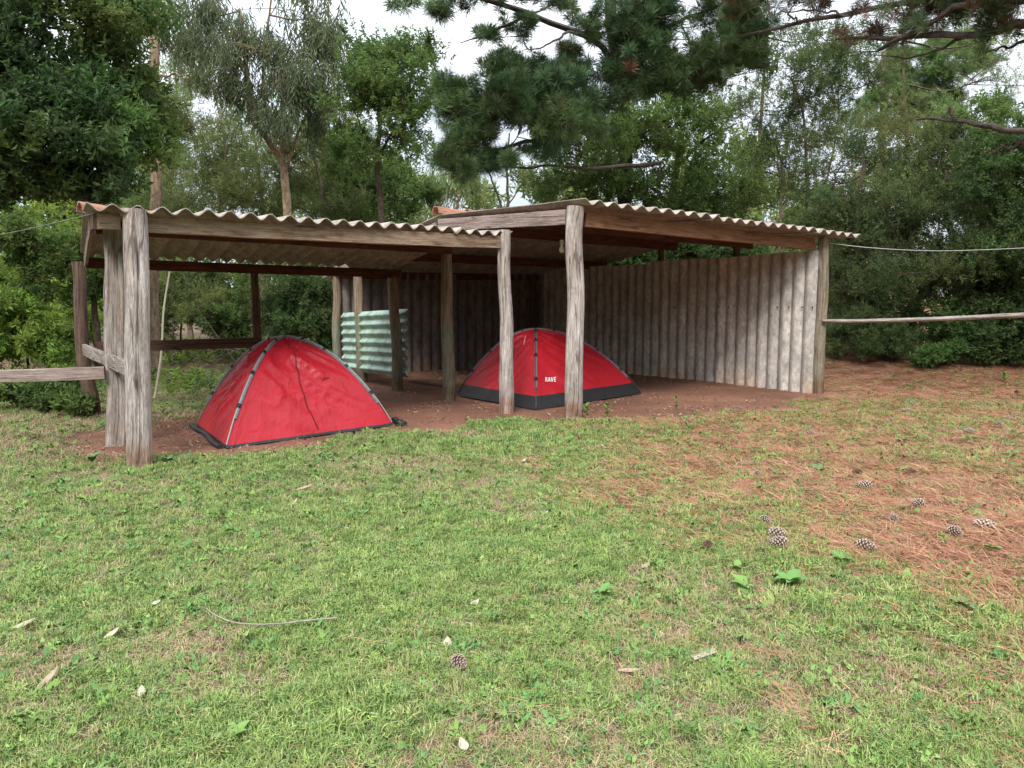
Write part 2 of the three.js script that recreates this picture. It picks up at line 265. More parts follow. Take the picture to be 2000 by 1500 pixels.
// ---- open shelter on the left
{
  const S = thing('open_shelter', 'open timber shelter with low corrugated roof over the left red tent', 'shelter', V(-2.6, 0, -9.6));
  // roof corners, front eave, ridge, back eave
  const FL = V(-3.56, 2.29, -6.55), FR = V(0.0, 2.325, -9.98), BL = V(-5.40, 2.06, -9.74), BR = V(-1.86, 2.0, -12.6);
  const rl = FL.clone().lerp(BL, 0.37), rr = FR.clone().lerp(BR, 0.45); rl.y = 2.35; rr.y = 2.325;
  const n = 24;
  for (let k = 0; k < 5; k++) {
    const f0 = k * 5 - (k ? 0.6 : 0), f1 = Math.min(n, k * 5 + 5.1);
    part('roof_sheet', corrugated([FL, FR, rl, rr], n, f0, f1, { seed: k + 1, lift: (k % 2) * 0.011 }), M.roofSheet, S);
    part('roof_sheet', corrugated([rl, rr, BL, BR], n, f0, f1, { seed: k + 11, lift: (k % 2) * 0.011 - 0.012 }), M.roofSheet, S);
  }
  for (let k = 0; k < 9; k++) {                                     // clay ridge tiles
    const a = rl.clone().lerp(rr, (k - 0.06) / 9), b = rl.clone().lerp(rr, (k + 0.9) / 9); a.y += k ? -0.01 : 0.02; b.y += k ? -0.02 : -0.01;
    part('ridge_tile', halfTile(a, b, 0.095, 0.082), M.clay, S);
  }
  part('post', post(pA, at(263, 408, -pA.z), 0.105, { seed: 1.3, bend: 0.03, crack: true, lump: 0.07, taper: 0.04 }), M.greyPost, S);
  { // flat slab post with wavy edges
    const top = at(219, 446, -pB.z), pts = []; for (let i = 0; i <= 36; i++) { const t = i / 36; pts.push(V(pB.x, -0.1, pB.z).lerp(top, t).add(V(0, 0, -0.05)).add(V((vn(t * 4, 77) - 0.5) * 0.03, 0, 0))); }
    part('post', sweep(pts, (t, a) => { const hx = 0.102 * (1 + (vn(t * 7, Math.cos(a) > 0 ? 3 : 8) - 0.5) * 0.22), hz = 0.055; return 1 / Math.pow(Math.pow(Math.abs(Math.cos(a) / hx), 7) + Math.pow(Math.abs(Math.sin(a) / hz), 7), 1 / 7); }, 32), M.slabPost, S);
  }
  part('post', post(pC, V(pC.x - 0.06, 1.97, pC.z), 0.083, { seed: 3.1, bend: 0.05 }), M.darkPost, S);
  part('post', post(pD, V(pD.x, 1.9, pD.z), 0.062, { seed: 4.4, bend: 0.02 }), M.darkPost, S);
  part('post', post(pQ, at(765, 528, -pQ.z), 0.085, { seed: 5.2, bend: 0.05, teal: true, lump: 0.14 }), M.olivePost, S);
  part('post', post(pR, at(872, 497, -pR.z), 0.088, { seed: 6.7, bend: 0.015, teal: true }), M.olivePost, S);
  part('post', post(pS, at(698, 530, -pS.z), 0.085, { seed: 7.9, bend: 0.03, teal: true, lump: 0.15 }), M.olivePost, S);
  part('post', post(pP, at(985, 449, -pP.z), 0.088, { seed: 8.6, bend: 0.03, lump: 0.1 }), M.greyPost, S);
  // beams
  const U = FR.clone().sub(FL).setY(0).normalize(), Vb = BL.clone().sub(FL).setY(0).normalize();
  const fb = (s, dy) => pA.clone().setY(2.185 + dy).addScaledVector(U, s).addScaledVector(Vb, 0.03);
  part('front_beam', beam(fb(0.07, 0), Y(pP, 2.215).addScaledVector(U, -0.07).addScaledVector(Vb, 0.04), 0.06, 0.155, { bow: 0.012 }), M.warmBeam, S);
  part('front_beam', beam(fb(-0.22, 0.0), fb(-0.05, 0.0), 0.07, 0.14), M.warmBeam, S);
  const under = (p, d) => V(p.x, p.y - d, p.z);
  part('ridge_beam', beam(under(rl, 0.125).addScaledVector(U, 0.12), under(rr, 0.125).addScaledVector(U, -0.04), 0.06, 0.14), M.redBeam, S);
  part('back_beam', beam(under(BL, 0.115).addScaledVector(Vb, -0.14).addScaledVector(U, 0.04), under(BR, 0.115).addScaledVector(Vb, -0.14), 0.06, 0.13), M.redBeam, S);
  part('rake_board', beam(under(FL, 0.105).addScaledVector(U, 0.07).addScaledVector(Vb, 0.22), under(rl, 0.105).addScaledVector(U, 0.07), 0.035, 0.13), M.brownRail, S);
  part('rake_board', beam(under(rl, 0.105).addScaledVector(U, 0.07), under(BL, 0.10).addScaledVector(U, 0.05), 0.035, 0.13), M.greyBeam, S);
  // rails between the posts
  part('side_rail', beam(at(164, 683, -pC.z - 0.3), at(250, 720, 6.82), 0.035, 0.14), M.slabPost, S);
  part('back_rail', beam(Y(pC, 0.87).add(V(0.02, 0, -0.09)), Y(pD, 0.87).add(V(0.05, 0, 0.05)), 0.035, 0.145), M.brownRail, S);
}
function halfTile(a, b, r0, r1) {
  const dir = b.clone().sub(a).normalize(), side = V(0, 1, 0).cross(dir).normalize(), up = dir.clone().cross(side), pos = [], uv = [], idx = [];
  for (const [o, k0] of [[0, 0], [-0.014, 1]]) for (let j = 0; j <= 3; j++) for (let i = 0; i <= 10; i++) {
    const t = j / 3, an = Math.PI * i / 10, r = mix(r0, r1, t) + o, p = a.clone().lerp(b, t).addScaledVector(side, Math.cos(an) * r).addScaledVector(up, Math.sin(an) * r); pos.push(p.x, p.y, p.z); uv.push(an * r, t * 0.4);
    if (i && j) { const q = k0 * 44 + j * 11 + i; k0 ? idx.push(q, q - 12, q - 1, q, q - 11, q - 12) : idx.push(q, q - 1, q - 12, q, q - 12, q - 11); }
  }
  for (const j of [0, 3]) for (let i = 0; i < 10; i++) { const q = j * 11 + i; idx.push(q, q + 1, q + 45, q, q + 45, q + 44); }
  return toCreasedNormals(geom(pos, idx, uv), 0.7);
}

// ---- walled shed on the right
{
  const S = thing('shed', 'corrugated sheet shed with open front and higher roof behind the right tent', 'shed', V(1, 0, -13));
  const FL = V(0.87, 2.655, -9.33), FR = V(5.46, 2.47, -12.25), BL = V(-3.72, 2.02, -15.0), BR = V(1.05, 1.96, -17.75);
  const rl = at(855, 424, 11.9), rr = V(3.36, 2.60, -14.85), n = 24;
  for (let k = 0; k < 5; k++) {
    const f0 = k * 5 - (k ? 0.6 : 0), f1 = Math.min(n, k * 5 + 5.1);
    part('roof_sheet', corrugated([FL, FR, rl, rr], n, f0, f1, { seed: k + 21, lift: (k % 2) * 0.013, amp: 0.032 }), M.roofSheet, S);
    part('roof_sheet', corrugated([rl, rr, BL, BR], n, f0, f1, { seed: k + 31, lift: (k % 2) * 0.013 - 0.012, amp: 0.032 }), M.roofSheet, S);
  }
  for (let k = 0; k < 10; k++) { const a = rl.clone().lerp(rr, (k - 0.08) / 10), b = rl.clone().lerp(rr, (k + 1.04) / 10); a.y += 0.045; b.y += 0.03; part('ridge_tile', halfTile(a, b, 0.12, 0.10), M.clay, S); }
  part('post', post(pF, at(1124, 404, -pF.z), 0.108, { seed: 9.35, bend: 0.065, lump: 0.06, taper: 0.03 }), M.greyPost, S);
  part('post', post(pE, at(1609, 463, -pE.z), 0.085, { seed: 10.1, bend: 0.02 }), M.olivePost, S);
  part('post', post(pT, V(pT.x, 1.93, pT.z), 0.08, { seed: 11.5, bend: 0.03, teal: true }), M.olivePost, S);
  part('post', post(W2(0.45, 16.95), V(0.45, 2.05, -16.95), 0.08, { seed: 12.5 }), M.darkPost, S);
  const U = pE.clone().sub(pF).setY(0).normalize(), Vb = rl.clone().sub(FL).setY(0).normalize(), dn = (p, d) => V(p.x, p.y - d, p.z);
  // walls: ordered so that the outward side faces away from the room
  const stain = (p, f, t) => { const h = p.y, q = Math.floor(f + 0.5), s = vn(q * 1.7 + 3, 2), w = fbm(f * 7 + 4, h * 9, p.x * 2, 3); const k = sstep(0.12 + s * 0.42, 0.0, h + (w - 0.5) * 0.5) * sstep(0.3, 0.6, s) * 0.8, d = 0.9 + 0.12 * vn(q * 3.1, 5) , st = sstep(0.66, 0.8, fbm(f * 5 + 20, h * 0.8 + 3, 0, 3)) * 0.1; return [d * mix(1, 0.98, k) * (1 - st), d * mix(1, 0.76, k) * (1 - st), d * mix(1, 0.58, k) * (1 - st)]; };
  const wall = (a, b, ha, hb, flutes, seed, sheet = M.wallSheet) => {
    const c00 = Y(a, 0.0), c10 = Y(b, 0.0), c01 = Y(a, ha), c11 = Y(b, hb), m = Math.ceil(flutes / 5.5);
    for (let k = 0; k < m; k++) { const f0 = k * 5.5 - (k ? 0.6 : 0), f1 = Math.min(flutes, k * 5.5 + 5.6), dy = (hash3(k, seed, 3) - 0.5) * 0.05; const up = V(0, dy, 0); part('wall_sheet', corrugated([c00, c10, c01.clone().add(up), c11.clone().add(up)], flutes, f0, f1, { seed: seed + k, lift: (k % 2) * 0.012, amp: 0.036, thick: 0.008, profile: (f) => 1 - 2 * Math.pow(Math.abs(Math.sin(f * Math.PI)), 0.7), colour: stain }), sheet, S); }
  };
  const eIn = pE.clone().addScaledVector(Vb, 0.03).addScaledVector(U, -0.12);
  wall(eIn, pK.clone().addScaledVector(Vb, 0.14), 2.235, 2.10, 32, 51);
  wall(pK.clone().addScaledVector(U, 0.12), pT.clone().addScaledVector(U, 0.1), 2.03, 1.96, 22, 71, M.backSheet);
  // beams
  const bm = (name, a, b, w, h, m, o) => part(name, beam(a, b, w, h, o), m, S);
  bm('front_beam', at(1142, 429, 9.62), at(1588, 477, 12.1), 0.06, 0.175, M.orangeBeam);
  bm('fascia_board', at(1106, 424, 9.60), at(857, 440, 11.86), 0.035, 0.18, M.greyBeam);
  bm('side_beam', at(988, 462, 10.12), at(868, 462, 11.25), 0.05, 0.165, M.greyBeam);
  const lf = (t, d) => dn(FL.clone().lerp(rl, t), d), rf = (t, d) => dn(FR.clone().lerp(rr, t), d), lb = (t, d) => dn(rl.clone().lerp(BL, t), d), rb = (t, d) => dn(rr.clone().lerp(BR, t), d);
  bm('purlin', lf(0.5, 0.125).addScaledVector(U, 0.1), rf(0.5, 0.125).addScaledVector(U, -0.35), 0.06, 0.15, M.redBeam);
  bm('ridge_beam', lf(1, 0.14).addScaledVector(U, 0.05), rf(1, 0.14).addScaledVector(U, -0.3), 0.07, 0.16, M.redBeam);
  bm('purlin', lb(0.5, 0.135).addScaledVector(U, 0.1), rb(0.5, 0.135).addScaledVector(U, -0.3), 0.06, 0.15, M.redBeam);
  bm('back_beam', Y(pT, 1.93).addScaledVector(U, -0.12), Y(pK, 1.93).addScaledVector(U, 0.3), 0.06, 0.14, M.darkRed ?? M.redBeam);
  bm('rake_board', lb(0.02, 0.115).addScaledVector(U, 0.03), lb(0.98, 0.11).addScaledVector(U, 0.03), 0.03, 0.13, M.greyBeam);
  const side = pK.clone().sub(pE).setY(0).normalize();
  for (const [s, top] of [[1.62, 2.42], [3.25, 2.5], [4.7, 2.28]]) { const p = pE.clone().addScaledVector(side, s).addScaledVector(U, 0.06); part('wall_post', post(p, V(p.x, top, p.z), 0.06, { seed: s, bend: 0.02 }), M.darkPost, S); }
  // bolts through the nearest wall sheets
  const boltGeo = new THREE.SphereGeometry(0.014, 10, 6); boltGeo.scale(1, 1, 0.6);
  for (const px of [1317, 1366, 1403, 1423, 1518, 1541, 1567, 1587]) {
    const t0 = eIn, [rx, , rd] = ray(px, 600), sd = pK.clone().sub(eIn); const kx = rx / rd, s = (t0.x + kx * t0.z) / -(sd.x + kx * sd.z), q = t0.clone().addScaledVector(sd, s); const p = at(px, 600, -q.z - 0.045); const bb = boltGeo.clone(); bb.translate(p.x, p.y, p.z); part('bolt', bb, M.iron ??= new THREE.MeshStandardMaterial({ color: 0x3a332e, roughness: 0.6, metalness: 0.5 }), S);
  }
  // half-height partition of painted sheet, flutes lying flat, behind the teal-stained posts
  const l = W2(-3.14, 14.25), r = W2(-1.70, 12.36);
  const c = [Y(r, 1.33), Y(r, 0.22), Y(l, 1.22), Y(l, 0.16)];
  part('partition_sheet', corrugated(c, 7, 0, 7, { amp: 0.027, thick: 0.006, seed: 91, sag: 0.002 }), M.tealSheet, S);
}

// ---------------------------------------------------------------- tents
const weave = tex(512, 512, (i, j) => { const x = i / 512, y = j / 512; const r = (s, a, b) => { const v = tn(x * a, y * b, a, b, s); return Math.pow(1 - Math.abs(2 * v - 1), 5); }; const v = 0.5 + 0.3 * r(61, 5, 9) - 0.25 * r(62, 9, 6) + 0.2 * r(63, 16, 22) - 0.16 * r(64, 24, 14) + 0.05 * (tn(x * 90, y * 90, 90, 90, 65) - 0.5); return [v, v, v]; });
const dusty = tex(512, 512, (i, j) => { const x = i / 512, y = j / 512, v = 0.86 + 0.14 * tn(x * 7, y * 9, 7, 9, 66) + 0.06 * (tn(x * 80, y * 60, 80, 60, 67) - 0.5); return [v, v, v]; });
M.tentRed = new THREE.MeshPhysicalMaterial({ color: new THREE.Color().setRGB(0.47, 0.017, 0.029), map: dusty, bumpMap: weave, bumpScale: 0.007, roughness: 0.4, specularIntensity: 0.6 });
M.tentBlack = new THREE.MeshStandardMaterial({ color: new THREE.Color().setRGB(0.022, 0.022, 0.026), map: dusty, bumpMap: weave, bumpScale: 0.008, roughness: 0.55 });
M.sleeve = new THREE.MeshStandardMaterial({ map: tex(64, 256, (i, j) => { const k = Math.pow(Math.abs(Math.sin(j / 256 * Math.PI * 8)), 0.5) * 0.16 + 0.26 + 0.1 * tn(i / 8, j / 8, 8, 32, 3); return [k, k * 0.98, k * 1.04]; }, { srgb: true, repeat: [1, 4] }), roughness: 0.6 });
M.pole = new THREE.MeshStandardMaterial({ color: 0x94928f, roughness: 0.4, metalness: 0.2 });
M.clip = new THREE.MeshStandardMaterial({ color: 0x121214, roughness: 0.5 });
M.mesh = new THREE.MeshStandardMaterial({ color: 0x1a1414, roughness: 0.9 });
M.zip = new THREE.MeshStandardMaterial({ color: 0x4a0d14, roughness: 0.7 });
M.print = new THREE.MeshStandardMaterial({ color: 0xf2ece8, roughness: 0.6 });
M.cord = new THREE.MeshStandardMaterial({ color: 0xe8b9b4, roughness: 0.7 });

function tent(name, label, corners, apex, { skirt, wrinkle, seed, poleMat = M.pole }) {
  const centre = corners.reduce((s, c) => s.add(c), V(0, 0, 0)).multiplyScalar(0.25);
  const T = thing(name, label, 'tent', V(centre.x, 0, centre.z), 'red dome tents under the shelters');
  const H = apex.y, pole = (i, v) => { const c = corners[i % 4], r = Math.max(0, 1 - v); return V(mix(apex.x, c.x, r), c.y + (H - c.y) * (1 - Math.pow(r, 1.95)), mix(apex.z, c.z, r)); };
  const ridge = (v) => 1 - Math.abs(2 * v - 1);
  const surf = (i, u, v, lift = 0) => {
    const a = pole(i, v), b = pole(i + 1, v), p = a.clone().lerp(b, u), e = 4 * u * (1 - u) * Math.min(1, v * 6) * Math.min(1, (1 - v) * 5);
    const nrm = b.clone().sub(a).cross(pole(i, v + 0.01).sub(pole(i, v - 0.01)).add(pole(i + 1, v + 0.01).sub(pole(i + 1, v - 0.01)))).normalize();
    if (nrm.dot(p.clone().sub(V(centre.x, 0.1, centre.z))) < 0) nrm.negate();
    const s = seed + i * 7, sg = i % 2 ? -1 : 1, w1 = Math.pow(ridge(fbm(u * 1.1 + v * 0.8 + s, v * 5.5 + u * 4.2 * sg + s, 0, 2)), 2.2), w2 = Math.pow(ridge(vn(u * 2.6 - v + s * 2, v * 13 + u * 8 * sg + s)), 3), w3 = Math.pow(ridge(vn(u * 6 + v * 3 + s, v * 16 - u * 5 * sg)), 3);
    return p.addScaledVector(nrm, -0.035 * e + wrinkle * e * (0.034 * w1 + 0.011 * w2 + 0.005 * w3 - 0.012) + lift);
  };
  for (let i = 0; i < 4; i++) {
    const grid = (v0, v1, nu, nv) => { const pos = [], uv = [], idx = []; for (let j = 0; j <= nv; j++) for (let k = 0; k <= nu; k++) { const u = k / nu, v = mix(v0, v1, j / nv), p = surf(i, u, v); pos.push(p.x, p.y, p.z); uv.push(u * 1.7 + i * 0.31, v * 1.1 + i * 0.17); if (j && k) { const q = j * (nu + 1) + k; idx.push(q, q - nu - 2, q - 1, q, q - nu - 1, q - nu - 2); } } return geom(pos, idx, uv); };
    part('fabric_panel', grid(skirt, 0.93, 84, 64), M.tentRed, T);
    part('groundsheet_edge', grid(0.0, skirt, 60, 4), M.tentBlack, T);
    part('roof_vent', grid(0.93, 1.0, 10, 4), M.mesh, T);
    // pole in its sleeve, with clips
    const pts = []; for (let k = 0; k <= 40; k++) pts.push(pole(i, mix(0.14, 0.985, k / 40)));
    const sl = part('pole_sleeve', sweep(pts, (t, a) => 0.02, 8), M.sleeve, T);
    const out = pts.map((p) => p.clone().add(p.clone().sub(V(centre.x, 0.1, centre.z)).normalize().multiplyScalar(0.021)));
    const foot = pole(i, 0.01), path = curve([foot.clone().add(V(0, 0.015, 0)), ...out.filter((_, k) => k % 4 === 0)], 40);
    part('tent_pole', sweep(path, () => 0.0075, 6), poleMat, T);
    for (const v of [0.2, 0.42, 0.62, 0.82]) { const p = pole(i, v), q = pole(i, v + 0.022), o = p.clone().sub(V(centre.x, 0.1, centre.z)).normalize().multiplyScalar(0.012); part('clip', sweep([p.add(o), q.add(o)], () => 0.024, 8), M.clip, T); }
  }
  return { T, surf, pole, centre };
}
{
  const a = gp(441, 878), b = gp(768, 832), c = gp(383, 834), d = b.clone().add(c).sub(a);
  for (const p of [a, b, c, d]) p.y = groundHeight(p.x, p.z) + 0.01;
  const t1 = tent('tent', 'red dome tent with a zipped front panel and silver poles, under the low left roof', [a, b, d, c], at(556, 659, 9.15), { skirt: 0.013, wrinkle: 2.3, seed: 3 });
  const zip = []; for (let k = 0; k <= 30; k++) { const t = k / 30; zip.push(t1.surf(0, 0.46 + 0.045 * t * t * t + 0.015 * t, mix(0.60, 0.03, t), 0.006)); }
  part('zip', sweep(zip, () => 0.0055, 6), M.zip, t1.T);
  // collapsed groundsheet lip along the left side
  const lip = []; for (let k = 0; k <= 24; k++) { const t = k / 24, p = a.clone().lerp(c, t * 0.97 + 0.015).add(V(-0.05, 0.008, 0.03 * Math.sin(t * 9))); p.y += 0.012 * vn(t * 9, 3); lip.push(p); }
  part('groundsheet_lip', sweep(lip, (t, an) => 0.027 * (0.7 + 0.3 * Math.abs(Math.cos(an))) * (0.8 + 0.45 * fbm(t * 14, Math.cos(an) * 2 + 4, Math.sin(an) * 2, 3)), 14), M.tentBlack, t1.T);
  const toe = []; for (let k = 0; k <= 8; k++) toe.push(b.clone().add(V(0.01 + k * 0.018, 0.04 - 0.03 * k / 8 + 0.012 * Math.sin(k * 2), -0.02 * Math.sin(k))));
  part('groundsheet_corner', sweep(toe, (t, an) => 0.055 * (1 - 0.6 * t) * (0.7 + 0.6 * vn(an * 2, t * 5)), 10), M.tentBlack, t1.T);
  // faint scribbled mark near the right of the front panel
  const pen = []; for (let k = 0; k <= 60; k++) { const t = k / 60; pen.push(t1.surf(0, 0.66 + 0.075 * t, 0.335 + 0.012 * Math.sin(t * 26) * (1 - t * 0.5) + 0.01 * t, 0.005)); }
  part('scribble', sweep(pen, () => 0.0022, 5), M.zip, t1.T);

  const a2 = gp(1047, 802), b2 = gp(1253, 769), c2 = gp(892, 773), d2 = b2.clone().add(c2).sub(a2);
  for (const p of [a2, b2, c2, d2]) p.y = groundHeight(p.x, p.z) + 0.01;
  const t2 = tent('tent', 'red dome tent with black skirt and white lettering, standing inside the walled shed', [a2, b2, d2, c2], at(1046, 643, 11.9), { skirt: 0.088, wrinkle: 1.5, seed: 17, poleMat: new THREE.MeshStandardMaterial({ color: 0x4a4044, roughness: 0.5 }) });
  // the white RAVE lettering, bold and slanted, near the foot of the right-hand front panel
  const font = await new FontLoader().loadAsync('fonts/droid/droid_sans_bold.typeface.json');
  const shapes = font.generateShapes('RAVE', 1), g = new THREE.ShapeGeometry(shapes, 6), p = g.attributes.position; g.computeBoundingBox();
  const w = g.boundingBox.max.x;
  const flat = g.toNonIndexed(), q = flat.attributes.position;
  // subdivide long triangles by mapping only; letters are small against the wrinkles
  for (let k = 0; k < q.count; k++) { const x = q.getX(k) / w, y = q.getY(k) / 0.72, s = t2.surf(0, 0.088 + 0.122 * (x + 0.06 * y), 0.185 + 0.026 * y - 0.008 * x, 0.007); q.setXYZ(k, s.x, s.y, s.z); }
  flat.computeVertexNormals();
  part('lettering', flat, M.print, t2.T).userData.label = 'white slanted lettering reading RAVE';
  for (const [u0, v0, du, dv, n] of [[0.60, 0.70, 0.06, -0.14, 1], [0.47, 0.30, 0.07, -0.1, 2]]) { const pts = []; for (let k = 0; k <= 12; k++) { const t = k / 12; pts.push(t2.surf(3, u0 + du * Math.sin(t * 1.6) , v0 + dv * t, 0.012)); } part('zip_cord', sweep(pts, () => 0.005, 5), M.cord, t2.T); }
}

// ---------------------------------------------------------------- rails, wires and other small things about the shelter
{
  const a = at(205, 728, 7.72), b = at(-330, 741, 7.4);
  single('fence_rail', beam(a, b, 0.045, 0.125, { bow: 0.01 }), M.greyBeam, 'weathered grey board rail running out of frame left of the low shelter', 'fence rail', V(a.x, a.y - 0.07, a.z));
  const post2 = onGround(b.x + 0.1, b.z - 0.1);
  const fp = thing('fence_post', 'rough wooden fence post carrying the grey board rail at far left', 'fence post', post2); part('shaft', post(post2, V(post2.x, 1.0, post2.z), 0.07, { seed: 21 }), M.darkPost, fp);
  const rp = curve([at(1606, 627, 12.0), at(1680, 627, 11.9), at(1800, 624, 11.7), at(1900, 620, 11.6), at(2010, 615, 11.5), at(2250, 606, 11.3)], 40);
  single('pole_rail', sweep(rp, (t, an) => 0.026 + 0.012 * t + 0.004 * vn(t * 30, an), 8), M.slabPost, 'thin peeled pole rail tied to the shed corner post at right', 'pole rail', Y(rp[0], rp[0].y - 0.03));
  const rpEnd = onGround(rp[40].x - 0.05, rp[40].z - 0.08);
  const fp2 = thing('fence_post', 'wooden fence post holding the far end of the thin pole rail', 'fence post', rpEnd); part('shaft', post(rpEnd, V(rpEnd.x, 1.45, rpEnd.z), 0.06, { seed: 22 }), M.darkPost, fp2);
  M.wire = new THREE.MeshStandardMaterial({ color: 0xb5b2ac, roughness: 0.5, metalness: 0.4 });
  const wp = curve([at(1612, 474, 12.1), at(1700, 484, 12.0), at(1820, 490, 11.8), at(1920, 488, 11.6), at(2010, 484, 11.4), at(2300, 470, 11)], 40);
  single('wire', sweep(wp, () => 0.006, 5), M.wire, 'slack pale wire strung from the shed roof corner to the right', 'wire', wp[0].clone());
  const w2 = curve([at(186, 416, 6.9), at(120, 432, 7.4), at(0, 458, 8), at(-220, 490, 9)], 24);
  single('wire', sweep(w2, () => 0.0028, 5), M.wire, 'thin wire strung left from the corner of the low roof', 'wire', w2[0].clone());
  const bs = gp(296, 742), bt = at(331, 530, 11.6); bs.copy(W2(bs.x, 11.5)).setX((296 - 1000) / 1500 * 11.5).setY(groundHeight(bs.x, bs.z));
  const st = curve([bs, bs.clone().lerp(bt, 0.35).add(V(0.02, 0, 0)), bs.clone().lerp(bt, 0.7).add(V(-0.02, 0, 0)), bt], 24);
  single('cane', sweep(st, (t) => (0.019 - 0.006 * t) * (Math.abs((t * 7) % 1 - 0.5) > 0.46 ? 1.2 : 1), 8), new THREE.MeshStandardMaterial({ color: 0xb3ad98, roughness: 0.7 }), 'pale dry cane leaning upright behind the low shelter rail', 'cane', bs.clone());
  const pl = gp(835, 750);
  single('plank', beam(gp(803, 747).add(V(0, 0.02, 0)), gp(868, 757).add(V(0, 0.02, 0)), 0.12, 0.035), M.brownRail, 'dark plank lying on the dirt floor behind the olive post', 'plank', pl);
  // lamp holder hanging from the shed roof
  const hp = at(1097, 480, 10.6), L = thing('lamp_holder', 'unlit white bulb in its holder hanging under the shed roof', 'lamp holder', hp);
  const white = new THREE.MeshStandardMaterial({ color: 0xc9c4b8, roughness: 0.5 });
  const lathe = (pts, p) => { const g = new THREE.LatheGeometry(pts.map(([x, y]) => new THREE.Vector2(x, y)), 16); g.translate(p.x, p.y, p.z); return g; };
  part('socket', lathe([[0.0, 0.08], [0.02, 0.08], [0.026, 0.07], [0.026, 0.03], [0.018, 0.02], [0, 0.02]], hp), white, L);
  part('bulb', lathe([[0.014, 0.02], [0.016, 0.0], [0.032, -0.035], [0.036, -0.06], [0.028, -0.088], [0, -0.1]], hp), new THREE.MeshPhysicalMaterial({ color: 0xd9d5c8, roughness: 0.25 }), L);
  part('cable', sweep([V(hp.x, hp.y + 0.08, hp.z), V(hp.x + 0.01, hp.y + 0.2, hp.z), V(hp.x, hp.y + 0.42, hp.z)], () => 0.004, 6), M.clip, L);
}

// ---------------------------------------------------------------- vegetation: leaf sprays
function leafGeo(list) {                                              // [base, dir, side, length, width, fold]
  const pos = [], idx = []; 
  for (const [b, d, s, L, w, f] of list) { const n = d.clone().cross(s).normalize(), o = pos.length / 3, m = b.clone().addScaledVector(d, L * 0.45); const l = m.clone().addScaledVector(s, w / 2).addScaledVector(n, f * w), r = m.clone().addScaledVector(s, -w / 2).addScaledVector(n, f * w), t = b.clone().addScaledVector(d, L).addScaledVector(n, -f * L * 0.35); for (const p of [b, l, t, r]) pos.push(p.x, p.y, p.z); idx.push(o, o + 2, o + 1, o, o + 3, o + 2); }
  return toCreasedNormals(geom(pos, idx), 0.3);
}
const rdir = (R) => { const z = R() * 2 - 1, a = R() * TAU, r = Math.sqrt(1 - z * z); return V(r * Math.cos(a), z, r * Math.sin(a)); };
function spray(seed, n, twig, L, w, { hang = 0, spread = 1 } = {}) {
  const R = rng(seed), list = [];
  for (let i = 0; i < n; i++) { const t = (i + 0.5) / n, b = V((R() - 0.5) * 0.12 * twig, t * twig * (hang ? -1 : 1), (R() - 0.5) * 0.12 * twig); let d = rdir(R); d.y = hang ? -Math.abs(d.y) * 0.5 - hang : d.y * 0.5 + 0.45; d.x *= spread; d.z *= spread; d.normalize(); const s = d.clone().cross(rdir(R)).normalize(); list.push([b, d, s, L * (0.7 + 0.6 * R()), w * (0.75 + 0.5 * R()), 0.25]); }
  return leafGeo(list);
}
function pineTuft(seed, n, L, w) { const R = rng(seed), pos = []; for (let i = 0; i < n; i++) { const d = rdir(R); d.y = d.y * 0.75 + 0.45; d.normalize(); const b = V(0, (R() - 0.7) * 0.12, 0), s = d.clone().cross(rdir(R)).normalize().multiplyScalar(w / 2), l = L * (0.75 + 0.4 * R()), m = b.clone().addScaledVector(d, l * 0.5), t = b.clone().addScaledVector(d, l); t.y -= 0.03 * R(); pos.push(...b.toArray(), ...m.clone().add(s).toArray(), ...t.toArray(), ...b.toArray(), ...t.toArray(), ...m.clone().sub(s).toArray()); } return geom(pos); }
const KIND = {
  broad: [1, 2, 3].map((s) => spray(s, 16, 0.26, 0.085, 0.034)),
  fine: [4, 5, 6].map((s) => spray(s, 22, 0.26, 0.062, 0.016)),
  gum: [7, 8, 9].map((s) => spray(s, 9, 0.34, 0.17, 0.024, { hang: 0.9, spread: 0.9 })),
  pine: [10, 11, 12].map((s) => pineTuft(s, 100, 0.2, 0.0062)),
  lush: [13, 14, 15].map((s) => spray(s, 12, 0.2, 0.10, 0.048)),
};
const leafMat = (tr, rough = 0.62) => new THREE.MeshPhysicalMaterial({ color: 0xffffff, roughness: rough, transmission: tr, thickness: 0, specularIntensity: 0.35, side: THREE.DoubleSide });
M.leaf = leafMat(0.48, 0.93); M.needle = new THREE.MeshPhysicalMaterial({ color: 0xffffff, roughness: 0.6, specularIntensity: 0.4, side: THREE.DoubleSide });
const barkTex = (l, d) => tex(256, 512, (i, j) => { const x = i / 256, y = j / 512, w = x + 0.06 * (tn(x * 3, y * 9, 3, 9, 71) - 0.5), v = 0.5 * tn(w * 14, y * 18, 14, 18, 72) + 0.3 * tn(w * 40, y * 60, 40, 60, 73) + 0.2 * tn(x * 3, y * 5, 3, 5, 74); return [0, 1, 2].map((k) => mix(d[k], l[k], clamp(v * 1.5 - 0.25))); }, { srgb: true, repeat: [2.2, 0.8] });
const barkBump = tex(256, 512, (i, j) => { const x = i / 256, y = j / 512, v = 0.6 * tn(x * 14, y * 18, 14, 18, 72) + 0.4 * tn(x * 40, y * 60, 40, 60, 73); return [v, v, v]; }, { repeat: [2.2, 0.8] });
const barkMat = (l, d) => new THREE.MeshStandardMaterial({ map: barkTex(l, d), bumpMap: barkBump, bumpScale: 0.012, roughness: 0.95 });
M.darkBark = barkMat([0.42, 0.36, 0.30], [0.20, 0.16, 0.13]); M.gumBark = barkMat([0.66, 0.58, 0.48], [0.40, 0.32, 0.25]); M.pineBark = barkMat([0.36, 0.31, 0.28], [0.16, 0.13, 0.12]); M.greyBark = barkMat([0.55, 0.50, 0.44], [0.33, 0.28, 0.23]);

